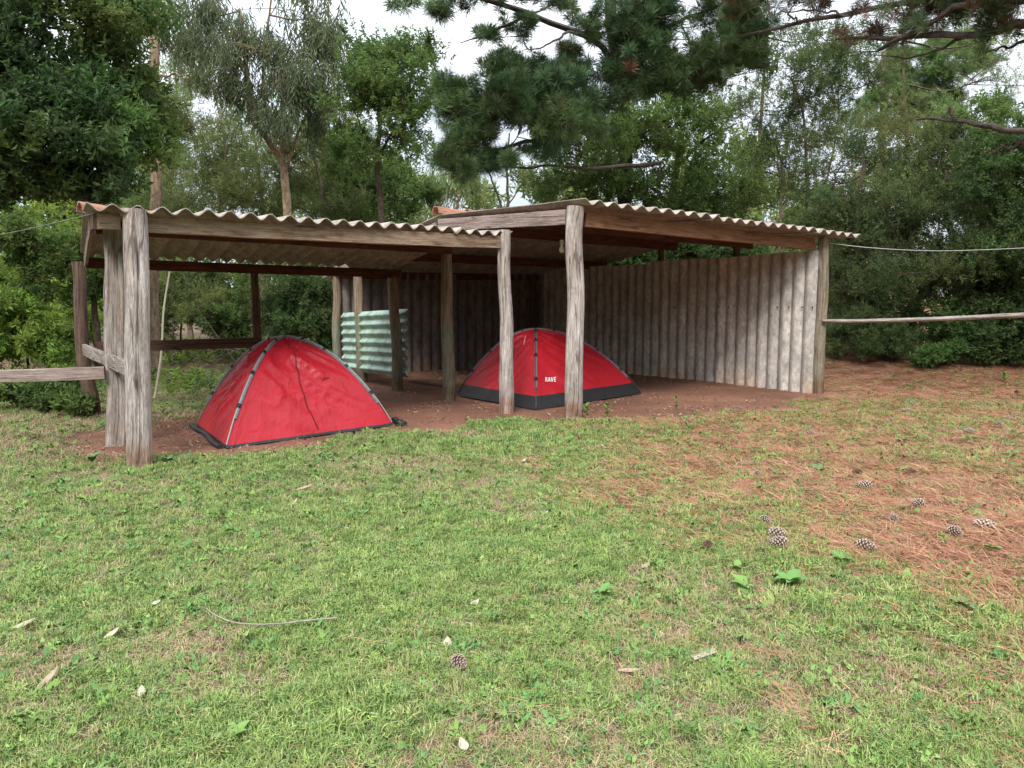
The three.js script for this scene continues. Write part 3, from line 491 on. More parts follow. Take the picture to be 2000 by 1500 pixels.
const lastTreeLabels = new Set();
let treeSeed = 100, sprigCount = 0;
/* trunk: [[px, py | null for the ground, depth], ...]; limbs: more such lines with radii; lobes: [px, py, depth, rx, ry (photo pixels), sprays] */
function tree(name, label, { trunk, r = [0.1, 0.05], bark = M.darkBark, limbs = [], lobes = [], kind = 'broad', colour, vary = 0.25, size = 1, twig = 1, group, dead = 0, category = 'tree', clump = 0.42, dense = 0.62, open = 1.12 }) {
  const R = rng(treeSeed++), G = (q) => { if (q[1] === null) { const x = (q[0] - 1000) / 1500 * q[2]; return onGround(x, -q[2], -0.05); } return at(q[0], q[1], q[2]); };
  const line = curve(trunk.map(G), 28), base = line[0].clone(); base.y += 0.05;
  const T = thing(name, label, category, base, group);
  const jig = treeSeed * 3.1;
  for (let i = 1; i < line.length; i++) { line[i].x += (vn(i * 0.5, jig) - 0.5) * r[0] * 0.8; line[i].z += (vn(i * 0.5, jig + 9) - 0.5) * r[0] * 0.8; }
  part('trunk', sweep(line, (t, a) => mix(r[0], r[1], t) * (1 + 0.5 * Math.exp(-t * 30)) * (0.92 + 0.16 * vn(Math.cos(a) * 2 + 5, t * 14 + Math.sin(a) * 2, jig)), 12), bark, T);
  const wood = [];
  for (const l of limbs) { const pts = curve(l.slice(2).map(G), 18); for (let i = 1; i < pts.length; i++) { pts[i].y += (vn(i * 0.6, jig + l[0] * 99) - 0.5) * 0.08; pts[i].x += (vn(i * 0.6, jig + 5 + l[0] * 99) - 0.5) * 0.06; } part('limb', sweep(pts, (t, a) => mix(l[0], l[1], t) * (0.88 + 0.24 * vn(Math.cos(a) + 3, t * 16)), 7), bark, T); for (const p of pts) line.push(p); }
  const list = [[], [], []], q = new THREE.Quaternion(), e = new THREE.Euler(), mat = new THREE.Matrix4(), gauss = () => (R() + R() + R() - 1.5) * 0.82;
  for (const [px, py, D, rx0, ry0, n0, tint] of lobes) {
    const rx = rx0 * open, ry = ry0 * open, n = Math.round(n0 * dense);
    const c = at(px, py, D), k = D / 1500, rr = V(rx * k, ry * k, (rx + ry) / 2 * k), col = tint ?? colour;
    let near = line[0], best = 1e9; for (const p of line) { const d = p.distanceTo(c) + Math.max(0, p.y - c.y) * 1.6; if (d < best && p.y > 0.12 * c.y) { best = d; near = p; } }
    const mid = near.clone().lerp(c, 0.5).add(V(gauss() * 0.1, -0.12 * best, gauss() * 0.1)), br = Math.min(r[0] * 0.5, 0.012 + best * 0.009) * twig;
    wood.push(sweep(curve([near, mid, c], 7), (t) => br * (1 - 0.65 * t), 5, false));
    const cl = Math.max(5, Math.round(n / 30));
    for (let i = 0; i < cl; i++) {
      const d = rdir(R).multiplyScalar(Math.pow(R(), 0.42)), cc = V(c.x + d.x * rr.x, c.y + d.y * rr.y, c.z + d.z * rr.z);
      const from = mid.clone().lerp(c, 0.4 + 0.6 * R()), m2 = from.clone().lerp(cc, 0.55).add(V(gauss() * 0.08, 0.05 * gauss(), gauss() * 0.08));
      wood.push(sweep(curve([from, m2, cc], 4), (t) => br * (0.34 - 0.22 * t) + 0.003, 4, false));
      const lum = 1 + (R() - 0.5) * 2 * vary, warm = (R() - 0.4) * vary * 0.8, cr = clump * (rr.x + rr.y) / 2 * (0.6 + 0.8 * R());
      for (let s = 0; s < n / cl; s++) {
        const p = V(cc.x + gauss() * cr * 1.25, cc.y + gauss() * cr * 0.8, cc.z + gauss() * cr * 1.25);
        if (p.y < 0.06) continue;
        if (kind === 'gum') e.set((R() - 0.5) * 0.7, R() * TAU, (R() - 0.5) * 0.7); else if (kind === 'pine') { const o = p.clone().sub(c).normalize(); e.set(o.z * 0.9 + (R() - 0.5), R() * TAU, -o.x * 0.9 + (R() - 0.5)); } else e.set((R() - 0.5) * 2.4, R() * TAU, (R() - 0.5) * 2.4);
        const z = size * (0.75 + 0.5 * R()), l2 = lum * (0.65 + 0.7 * R()), br2 = dead && R() < dead;
        mat.compose(p.sub(base), q.setFromEuler(e), V(z, z, z));
        list[(R() * 3) | 0].push(br2 ? [mat.clone(), 0.16 * l2, 0.085 * l2, 0.05 * l2] : [mat.clone(), col[0] * l2 * (1 + warm), col[1] * l2, col[2] * l2 * (1 - warm * 0.5)]);
      }
    }
  }
  if (wood.length) part('twigs', mergeGeometries(wood), bark, T).userData.kind = 'stuff';
  list.forEach((l, k) => { if (l.length) { stuff('crown', KIND[kind][k], kind === 'pine' ? M.needle : M.leaf, l, '', '', T); sprigCount += l.length; } });
  return T;
}
const C = { dark: [0.075, 0.135, 0.036], mid: [0.125, 0.20, 0.048], lime: [0.21, 0.31, 0.055], gum: [0.155, 0.19, 0.098], fine: [0.105, 0.15, 0.05], pine: [0.085, 0.145, 0.058], pale: [0.22, 0.28, 0.10], olive: [0.16, 0.20, 0.065] };
const WOOD = 'trees of the wood behind the shelters';

// --- left side
tree('broadleaf_tree', 'dense dark leafy tree arching over the upper left corner', { trunk: [[-120, null, 10.6], [-90, 520, 10.6], [-60, 380, 10.7], [-20, 200, 11], [40, 40, 11.2]], r: [0.13, 0.05], limbs: [[0.06, 0.02, [-70, 420, 10.7], [0, 392, 10.8], [60, 376, 10.9], [170, 386, 11]]],
  lobes: [[60, 130, 11, 110, 100, 1300], [190, 120, 11.6, 95, 110, 1200, C.mid], [90, 275, 10.6, 120, 85, 1500], [215, 285, 11.6, 95, 75, 1100, C.mid], [30, 375, 10.4, 90, 40, 600], [165, 365, 11.2, 110, 35, 800], [270, 225, 12.2, 55, 80, 600, C.mid], [-100, 200, 10.4, 130, 150, 1200], [80, 10, 11.2, 130, 60, 1100], [230, 30, 12, 80, 60, 600, C.mid]], colour: C.dark, group: WOOD, size: 1.2, dense: 0.36, vary: 0.4 });
tree('broadleaf_tree', 'small leafy tree with bare lower trunk at the far left', { trunk: [[190, null, 14], [188, 640, 14], [180, 560, 14], [170, 470, 14]], r: [0.07, 0.03], lobes: [[120, 490, 14, 60, 40, 300], [190, 550, 14, 60, 50, 420], [60, 540, 13.6, 60, 50, 300], [20, 470, 13.5, 50, 40, 220]], colour: C.mid, group: WOOD });
tree('gum_tree', 'tall straight bare gum trunk rising behind the left tent shelter', { trunk: [[302, null, 14.5], [300, 560, 14.5], [303, 300, 14.5], [304, 60, 14.5], [302, -160, 14.5]], r: [0.115, 0.075], bark: M.gumBark, kind: 'gum', limbs: [[0.025, 0.01, [304, 150, 14.5], [340, 145, 14.4], [370, 150, 14.3]], [0.03, 0.01, [303, 60, 14.5], [270, 30, 14.5], [250, 0, 14.6]]], lobes: [[255, 30, 14.6, 60, 40, 160], [360, 40, 15, 40, 50, 120], [300, -120, 14.5, 150, 80, 300]], colour: C.gum, group: WOOD });
tree('gum_tree', 'forked gum tree with drooping grey-green leaves, upper left of centre', { trunk: [[566, null, 17], [562, 430, 17], [555, 330, 17], [528, 280, 16.8], [500, 230, 16.6], [480, 120, 16.5], [470, 20, 16.4]], r: [0.105, 0.035], bark: M.gumBark, kind: 'gum',
  limbs: [[0.05, 0.02, [557, 335, 17], [550, 280, 16.8], [520, 215, 16.6], [515, 120, 16.5], [530, 0, 16.4]], [0.04, 0.012, [560, 330, 17], [590, 240, 16.8], [630, 180, 16.6]]],
  lobes: [[425, 60, 16.4, 70, 60, 380], [500, 95, 16, 75, 85, 520], [555, 150, 16, 80, 65, 460], [610, 90, 16.4, 70, 85, 400], [460, 165, 16.4, 60, 50, 240], [540, 10, 16.4, 110, 50, 480], [630, 180, 16.4, 50, 50, 220], [385, 20, 16.6, 60, 50, 240], [530, 215, 16.2, 50, 35, 140], [640, 20, 16.5, 70, 50, 240]], colour: C.gum, group: WOOD, size: 1.15, dense: 0.4, clump: 0.46, open: 1.22 });
tree('slim_tree', 'loose light tree with leaning stems between gum trunk and forked gum', { trunk: [[418, null, 20], [430, 420, 20], [440, 300, 20], [420, 180, 20]], r: [0.07, 0.02], bark: M.greyBark, kind: 'fine', lobes: [[350, 240, 20, 50, 70, 420], [430, 330, 20, 75, 60, 560], [400, 150, 20.5, 50, 70, 300], [340, 380, 19.5, 80, 50, 560], [470, 390, 19, 80, 40, 480]], colour: C.olive, group: WOOD, size: 1.25 });
tree('slim_tree', 'thin crooked tree with sparse crown right of the forked gum', { trunk: [[628, null, 19], [632, 430, 19], [620, 330, 19], [600, 250, 19]], r: [0.065, 0.02], bark: M.greyBark, kind: 'fine', lobes: [[600, 320, 19, 55, 70, 480], [650, 400, 18.5, 60, 45, 420], [640, 270, 19.2, 50, 60, 320], [560, 400, 19.5, 60, 40, 380]], colour: C.olive, group: WOOD, size: 1.25 });
tree('broadleaf_tree', 'rounded light green tree on a thin dark trunk above the roofs meeting', { trunk: [[746, null, 16.4], [745, 430, 16.2], [738, 330, 16], [742, 240, 15.8], [745, 130, 15.6]], r: [0.075, 0.03], kind: 'broad', limbs: [[0.03, 0.01, [738, 320, 16], [760, 270, 15.8], [800, 230, 15.6]], [0.03, 0.01, [738, 310, 16], [710, 260, 15.8], [690, 210, 15.6]]],
  lobes: [[740, 115, 15.6, 70, 50, 620], [695, 190, 15.6, 55, 65, 560], [800, 175, 15.6, 60, 75, 660], [765, 260, 15.5, 80, 60, 700], [690, 295, 15.9, 50, 40, 320], [830, 105, 15.9, 45, 40, 240], [740, 190, 15.2, 70, 60, 560]], colour: C.mid, group: WOOD, size: 0.85 });
tree('broadleaf_tree', 'bushy green tree low behind the low roof, centre left', { trunk: [[690, null, 20], [700, 470, 20], [700, 380, 20]], r: [0.07, 0.03], lobes: [[680, 375, 20, 70, 50, 560], [780, 385, 20, 80, 45, 640, C.mid], [740, 340, 20.5, 60, 40, 420], [720, 450, 19, 120, 40, 520]], colour: C.mid, group: WOOD, size: 1.1 });
tree('gum_tree', 'pale yellow-green feathery tree just above the clay ridge tiles', { trunk: [[880, null, 25], [890, 430, 25], [900, 370, 25]], r: [0.09, 0.03], bark: M.gumBark, kind: 'gum', lobes: [[895, 375, 25, 50, 45, 420], [840, 360, 25, 50, 40, 330], [920, 350, 26, 30, 25, 120], [860, 420, 24, 60, 30, 260]], colour: C.pale, group: WOOD, size: 1.1 });
tree('bare_tree', 'two thin nearly leafless stems against the sky beside the shed ridge', { trunk: [[994, null, 20], [992, 420, 20], [990, 330, 20], [995, 260, 20]], r: [0.05, 0.018], limbs: [[0.04, 0.012, [985, 470, 20], [978, 400, 20], [955, 340, 19.8], [940, 330, 19.6]], [0.02, 0.006, [992, 400, 20], [1030, 350, 20], [1060, 340, 20]], [0.018, 0.005, [992, 390, 20], [960, 370, 20], [930, 365, 20]]], lobes: [[1010, 350, 20, 40, 30, 60], [960, 330, 20, 30, 20, 40]], colour: C.olive, kind: 'fine', group: WOOD });

tree('slim_tree', 'wispy pale sapling filling the gap behind the tall bare gum trunk', { trunk: [[335, null, 23], [330, 430, 23], [345, 250, 23], [340, 100, 23]], r: [0.06, 0.02], bark: M.greyBark, kind: 'fine', lobes: [[330, 200, 23, 80, 90, 420], [380, 320, 23, 100, 70, 560], [300, 350, 23, 80, 60, 420], [350, 80, 23, 60, 60, 220]], colour: C.pale, group: WOOD, size: 1.4, dense: 0.8 });
tree('slim_tree', 'airy light green tree just behind the forked gum stems', { trunk: [[510, null, 24], [515, 430, 24], [500, 300, 24], [490, 200, 24]], r: [0.07, 0.02], bark: M.greyBark, kind: 'fine', lobes: [[490, 260, 24, 90, 70, 520], [560, 330, 24, 90, 60, 560], [450, 380, 24, 90, 50, 520], [620, 240, 24, 70, 70, 360]], colour: C.pale, group: WOOD, size: 1.4, dense: 0.8 });
tree('slim_tree', 'airy pale tree between the forked gum and the rounded green tree', { trunk: [[655, null, 23], [660, 430, 23], [655, 330, 23], [665, 200, 23]], r: [0.06, 0.02], bark: M.greyBark, kind: 'fine', lobes: [[660, 240, 23, 60, 90, 420], [690, 380, 23, 90, 50, 520], [650, 330, 23, 70, 60, 360]], colour: C.olive, group: WOOD, size: 1.4, dense: 0.8 });

// --- the pine whose branches hang over the middle
tree('pine_tree', 'big pine with long dark needle tufts hanging over the middle of the shed', { trunk: [[1225, null, 18.6], [1222, 400, 18.6], [1215, 200, 18.4], [1196, 60, 18], [1190, -140, 17.6]], r: [0.17, 0.12], bark: M.pineBark, kind: 'pine',
  limbs: [[0.075, 0.03, [1205, 118, 18.2], [1150, 76, 16.4], [1050, 34, 15], [950, 0, 14], [860, -40, 13.4]], [0.07, 0.015, [1216, 200, 18.4], [1130, 185, 16], [1000, 205, 14.4], [890, 235, 13.4]], [0.06, 0.015, [1218, 260, 18.4], [1110, 262, 15.8], [980, 290, 14], [870, 325, 13.2]], [0.045, 0.012, [1290, 318, 16.2], [1160, 330, 15.2], [1060, 326, 14.6], [930, 326, 13.8]], [0.06, 0.02, [1200, 90, 18], [1330, 40, 15.6], [1440, 0, 14.4]], [0.06, 0.015, [1215, 170, 18.2], [1320, 125, 15.8], [1430, 120, 14.6]], [0.03, 0.008, [1030, 30, 14.9], [960, 60, 14.4], [900, 85, 14]], [0.028, 0.006, [1110, 62, 15.6], [1070, 85, 15], [1020, 100, 14.5]]],
  lobes: [[900, 195, 13.3, 60, 40, 150], [990, 180, 13.6, 75, 50, 210], [1090, 165, 14.2, 70, 55, 200], [925, 262, 13.3, 70, 45, 200], [1020, 250, 13.6, 75, 45, 210], [1110, 235, 14.2, 60, 40, 140], [885, 308, 13.2, 50, 26, 90], [960, 310, 13.4, 50, 20, 70], [905, 335, 13.4, 18, 16, 26, [0.10, 0.07, 0.045]], [1170, 150, 15, 60, 60, 150], [1235, 40, 15, 85, 60, 210], [1330, 50, 14.6, 100, 70, 260], [1440, 35, 14.2, 85, 60, 200], [1290, 135, 15.2, 90, 45, 180], [1400, 130, 14.9, 80, 40, 150], [830, -6, 13.4, 90, 12, 60], [1090, 0, 14.2, 110, 20, 70], [1020, 60, 14.6, 80, 25, 36], [1000, 130, 14.2, 60, 20, 60], [1240, 90, 15, 60, 50, 120], [1350, -60, 14.4, 160, 60, 220]], colour: C.pine, vary: 0.35, dead: 0.015, clump: 0.5, dense: 0.85, open: 1.12, group: WOOD });

// --- right of centre
tree('fine_leaved_tree', 'wide fine-leaved tree billowing over the right half of the shed roof', { trunk: [[1300, null, 19.6], [1310, 420, 19.6], [1330, 280, 19.4], [1345, 130, 19.4]], r: [0.12, 0.05], kind: 'broad', limbs: [[0.05, 0.015, [1312, 400, 19.6], [1230, 340, 18.6], [1120, 300, 18]], [0.05, 0.015, [1320, 330, 19.5], [1380, 270, 19], [1440, 240, 18.8]]],
  lobes: [[1100, 270, 18, 70, 50, 900, C.olive], [1190, 290, 18, 95, 75, 1700], [1300, 235, 18.4, 105, 75, 1700], [1110, 365, 18, 75, 40, 800], [1240, 375, 18, 120, 45, 1400], [1370, 330, 18.8, 90, 95, 1500], [1360, 170, 19, 85, 65, 900], [1470, 390, 19, 80, 60, 900], [1460, 140, 19.4, 70, 60, 500]], colour: C.mid, group: WOOD, size: 0.95, dense: 0.42, vary: 0.32 });
tree('slim_tree', 'slender dark forked tree showing black stems against sky, right of shed roof', { trunk: [[1578, null, 20], [1578, 440, 20], [1574, 330, 20], [1568, 220, 20], [1545, 150, 20]], r: [0.055, 0.02], kind: 'fine', limbs: [[0.035, 0.012, [1600, 400, 20], [1620, 330, 20], [1636, 240, 20], [1640, 130, 20]], [0.03, 0.012, [1575, 420, 20], [1600, 395, 20], [1612, 360, 20]]], lobes: [[1640, 110, 20, 80, 55, 620, C.dark], [1570, 130, 20, 80, 55, 520], [1540, 260, 20.4, 80, 70, 420], [1640, 240, 20.4, 70, 70, 420], [1580, 190, 20.4, 90, 60, 420], [1700, 160, 20.4, 60, 60, 360]], colour: C.fine, group: WOOD, size: 1.15 });
tree('slim_tree', 'pair of thin pale-barked stems left of the black forked tree', { trunk: [[1522, null, 21], [1524, 400, 21], [1526, 320, 21], [1500, 240, 21]], r: [0.045, 0.015], bark: M.greyBark, kind: 'fine', limbs: [[0.03, 0.01, [1524, 430, 21], [1540, 370, 21], [1536, 260, 21]], [0.025, 0.01, [1524, 340, 21], [1505, 290, 21], [1470, 240, 21]]], lobes: [[1480, 220, 21, 60, 60, 420], [1530, 330, 21.4, 60, 60, 200], [1470, 320, 21, 50, 50, 360]], colour: C.fine, group: WOOD, size: 1.2 });
tree('thicket_tree', 'tall thin-crowned tree speckled with sky above the right end of the shed', { trunk: [[1480, null, 26], [1478, 420, 26], [1490, 200, 26], [1500, 40, 26]], r: [0.1, 0.03], kind: 'fine', lobes: [[1490, 60, 26, 90, 60, 420], [1560, 200, 26, 110, 80, 560], [1450, 220, 26, 80, 80, 460], [1520, 340, 26, 100, 70, 560], [1640, 330, 26, 90, 80, 520], [1620, 60, 26, 90, 60, 380]], colour: C.olive, group: WOOD, size: 1.3, dense: 0.42 });
tree('thicket_tree', 'tall speckled tree behind the distant pine trunk at upper right', { trunk: [[1780, null, 27], [1775, 420, 27], [1770, 250, 27], [1760, 60, 27]], r: [0.1, 0.03], kind: 'fine', lobes: [[1740, 250, 27, 90, 70, 520], [1700, 120, 27, 80, 70, 420], [1830, 260, 27, 90, 60, 520], [1930, 150, 27, 90, 90, 420, C.pale], [1960, 60, 27, 80, 60, 300, C.pale], [1800, 40, 27, 90, 50, 300]], colour: C.olive, group: WOOD, size: 1.3, dense: 0.6 });
tree('pine_tree', 'distant pale green pine with a visible straight trunk, upper right', { trunk: [[1722, null, 30], [1722, 420, 30], [1722, 260, 30], [1726, 100, 30]], r: [0.2, 0.12], bark: M.greyBark, kind: 'pine', lobes: [[1850, 130, 31, 70, 60, 330], [1800, 190, 30, 70, 40, 260], [1760, 120, 30.5, 50, 40, 150], [1900, 190, 31, 60, 40, 160], [1700, 200, 30, 40, 40, 60]], colour: [0.15, 0.25, 0.09], size: 1.7, group: WOOD });
tree('thicket_tree', 'dark dense tree rising beside the shed corner post', { trunk: [[1640, null, 17.2], [1650, 540, 17], [1660, 420, 17], [1690, 320, 17]], r: [0.1, 0.04], kind: 'fine', lobes: [[1650, 430, 17, 80, 65, 1100], [1730, 350, 17, 85, 70, 1100], [1620, 350, 18, 60, 60, 480], [1700, 500, 16.4, 80, 60, 900], [1680, 270, 17.6, 50, 50, 260]], colour: C.fine, vary: 0.35, group: WOOD, size: 1.15, dense: 0.5 });
tree('thicket_tree', 'broad dark tree mass filling the right edge above the pole rail', { trunk: [[1870, null, 16], [1866, 560, 16], [1850, 420, 16], [1840, 330, 16]], r: [0.11, 0.04], kind: 'fine', limbs: [[0.04, 0.012, [1860, 500, 16], [1780, 440, 15.8], [1720, 430, 15.6]]], lobes: [[1830, 400, 16, 105, 90, 1900], [1900, 300, 16.4, 95, 70, 1300], [1840, 530, 15, 110, 65, 1500], [1790, 270, 17, 60, 50, 420, C.olive], [1760, 450, 15.6, 70, 60, 800]], colour: C.fine, vary: 0.35, group: WOOD, size: 1.1, dense: 0.5 });
tree('broadleaf_tree', 'dark broad-leaved tree leaning in from the right edge', { trunk: [[2110, null, 14.4], [2090, 520, 14.4], [2040, 380, 14.4], [1990, 280, 14.6]], r: [0.11, 0.04], lobes: [[1975, 330, 14.6, 90, 90, 1100], [1985, 490, 14.4, 95, 85, 1200], [1950, 240, 15.4, 60, 40, 360, C.mid], [2120, 400, 14, 130, 150, 1500]], colour: C.dark, group: WOOD, size: 0.95 });
tree('pine_tree', 'pine beyond the right edge sending long bare limbs across the top right', { trunk: [[2330, null, 8.6], [2320, 400, 8.6], [2300, 100, 8.6], [2300, -200, 8.6]], r: [0.19, 0.14], bark: M.pineBark, kind: 'pine',
  limbs: [[0.065, 0.02, [2300, 20, 8.6], [2000, 52, 9.4], [1870, 68, 10], [1740, 74, 10.6], [1630, 80, 11.2]], [0.06, 0.02, [2300, -60, 8.6], [2000, 4, 9.4], [1880, 12, 9.8], [1800, 55, 10.2], [1715, 100, 10.6]], [0.055, 0.016, [2300, 240, 8.6], [2050, 262, 9.2], [1950, 255, 9.6], [1880, 240, 9.9], [1792, 234, 10.3]], [0.022, 0.012, [1868, 236, 9.95], [1858, 222, 10], [1853, 211, 10]], [0.035, 0.012, [2300, 300, 8.6], [2020, 278, 9.4], [1970, 290, 9.6], [1925, 297, 9.8]], [0.05, 0.02, [2200, -140, 9], [1900, -30, 10], [1664, 28, 11], [1565, 46, 11.5], [1440, 72, 12]], [0.03, 0.008, [2100, 60, 9.2], [1990, 88, 9.6], [1930, 100, 9.9]], [0.022, 0.005, [1900, 66, 9.9], [1800, 110, 10.4], [1700, 108, 10.9]], [0.02, 0.005, [1830, 40, 10.1], [1740, 90, 10.5], [1660, 110, 10.8]], [0.018, 0.005, [1660, 30, 11], [1575, 20, 11.3], [1500, 30, 11.6]], [0.016, 0.005, [1565, 46, 11.5], [1540, 25, 11.4], [1560, 5, 11.4]]],
  lobes: [[1760, 10, 10.5, 90, 20, 16, [0.13, 0.085, 0.05]], [1700, 60, 10.8, 80, 24, 12, [0.12, 0.09, 0.05]], [1560, 6, 11.4, 60, 14, 20, [0.12, 0.09, 0.05]], [1960, 30, 9.6, 60, 30, 24], [1850, -30, 10, 160, 40, 120], [1500, -20, 11.6, 90, 30, 70], [2150, -60, 9, 150, 80, 120]], colour: [0.075, 0.12, 0.05], vary: 0.3, clump: 0.5, dense: 1, size: 0.8, dead: 0.2, group: WOOD });

// --- shrubs
const SHR = 'shrubs around the clearing';
const shrub = (name, label, px, D, lobes, o) => tree(name, label, { trunk: [[px, null, D], [px + 3, lobes[0][1] + 30, D], [px, lobes[0][1], D]], r: [0.025, 0.012], lobes, category: 'shrub', group: SHR, dense: 0.85, ...o });
shrub('shrub', 'dark glossy rounded bush between the low shelter and the painted sheet', 590, 15.8, [[585, 580, 15.8, 62, 45, 700], [605, 650, 15.4, 60, 40, 620], [560, 630, 16, 45, 45, 380], [630, 600, 15.8, 35, 50, 330]], { colour: C.dark, size: 0.85 });
shrub('shrub', 'bright lime undergrowth bush at the far left edge', 50, 13.4, [[45, 650, 13.4, 65, 40, 460], [110, 675, 13, 55, 30, 340], [-30, 640, 13, 70, 60, 420]], { kind: 'lush', colour: C.lime });
shrub('shrub', 'yellow-green bush under the small dark tree at left', 120, 16.5, [[110, 620, 16.5, 60, 40, 380], [60, 600, 16.5, 60, 40, 340], [150, 650, 15.5, 50, 30, 260]], { kind: 'lush', colour: C.lime });
shrub('shrub', 'tangled green bush seen through the low shelter, behind the leaning cane', 350, 17.5, [[345, 580, 17.5, 55, 45, 460], [310, 640, 17, 50, 35, 320], [390, 620, 17, 45, 40, 380]], { kind: 'fine', colour: C.olive, size: 1.2 });
shrub('shrub', 'mid green bush behind the low shelter, beside its dark back post', 455, 18, [[450, 580, 18, 55, 50, 480], [480, 640, 17, 45, 35, 320], [420, 650, 17, 45, 26, 240]], { kind: 'broad', colour: C.mid });
shrub('shrub', 'low leafy bush at the foot of the back left shelter post', 120, 10.6, [[120, 770, 10.4, 60, 24, 260], [60, 780, 10.2, 60, 24, 260], [150, 800, 9.8, 35, 20, 140]], { kind: 'lush', colour: C.mid, size: 0.8 });
shrub('shrub', 'bright green leafy bush under the pole rail on the needle bank', 1850, 14.9, [[1850, 640, 14.9, 60, 32, 420], [1820, 690, 14.4, 55, 16, 260], [1880, 600, 15.2, 40, 20, 160], [1880, 690, 14.4, 50, 16, 220]], { kind: 'lush', colour: [0.10, 0.20, 0.045], size: 0.8 });
shrub('shrub', 'dark thin bush just right of the shed corner post', 1670, 15.8, [[1665, 610, 15.8, 50, 55, 520], [1640, 560, 16.2, 40, 50, 380], [1690, 660, 15.4, 55, 32, 420], [1640, 660, 15.4, 35, 34, 300]], { kind: 'fine', colour: C.fine, size: 0.95 });
shrub('shrub', 'dark green bush between the corner post bush and the bright bush', 1760, 15.6, [[1760, 610, 15.6, 60, 50, 560], [1790, 560, 15.8, 55, 40, 420], [1750, 670, 15.0, 60, 26, 420], [1720, 690, 14.8, 40, 14, 160]], { kind: 'fine', colour: C.dark, size: 1 });
shrub('shrub', 'dark bush under the pole rail at the right edge', 1960, 14.6, [[1955, 610, 14.6, 60, 45, 520], [2010, 640, 14.2, 60, 45, 460], [1930, 560, 15, 55, 40, 420], [1950, 675, 14.4, 60, 24, 380], [2030, 690, 14, 60, 22, 300]], { kind: 'broad', colour: C.dark });

shrub('shrub', 'pale yellow-green thicket glowing behind the small tree at far left', 40, 19, [[40, 560, 19, 90, 60, 520], [130, 480, 19.5, 80, 60, 460], [170, 600, 18.5, 60, 60, 380], [-60, 500, 19, 90, 80, 460], [60, 450, 20, 80, 50, 300]], { kind: 'lush', colour: C.lime, size: 1.1, dense: 0.6 });
shrub('shrub', 'pale loose thicket seen left of the leaning cane under the low roof', 250, 20, [[240, 560, 20, 60, 60, 420], [300, 580, 20.5, 60, 50, 380], [380, 560, 21, 70, 40, 380], [460, 555, 21, 70, 35, 340]], { kind: 'lush', colour: C.pale, size: 1.0, dense: 0.6 });
shrub('shrub', 'dark bush pressed against the outside of the shed wall, seen over its top', 1330, 16.6, [[1330, 500, 16.6, 70, 40, 620], [1260, 520, 17.2, 60, 40, 520], [1410, 500, 15.9, 60, 40, 520], [1330, 590, 16.4, 90, 60, 500]], { colour: C.dark, size: 1.1 });
shrub('shrub', 'dark bush behind the far end of the shed wall, glimpsed under the roof', 1180, 18.6, [[1180, 510, 18.6, 60, 40, 520], [1110, 520, 19, 60, 40, 480], [1030, 530, 19, 60, 40, 480], [940, 540, 18.6, 70, 40, 480], [1100, 620, 18.8, 120, 50, 500]], { colour: C.dark, size: 1.2 });
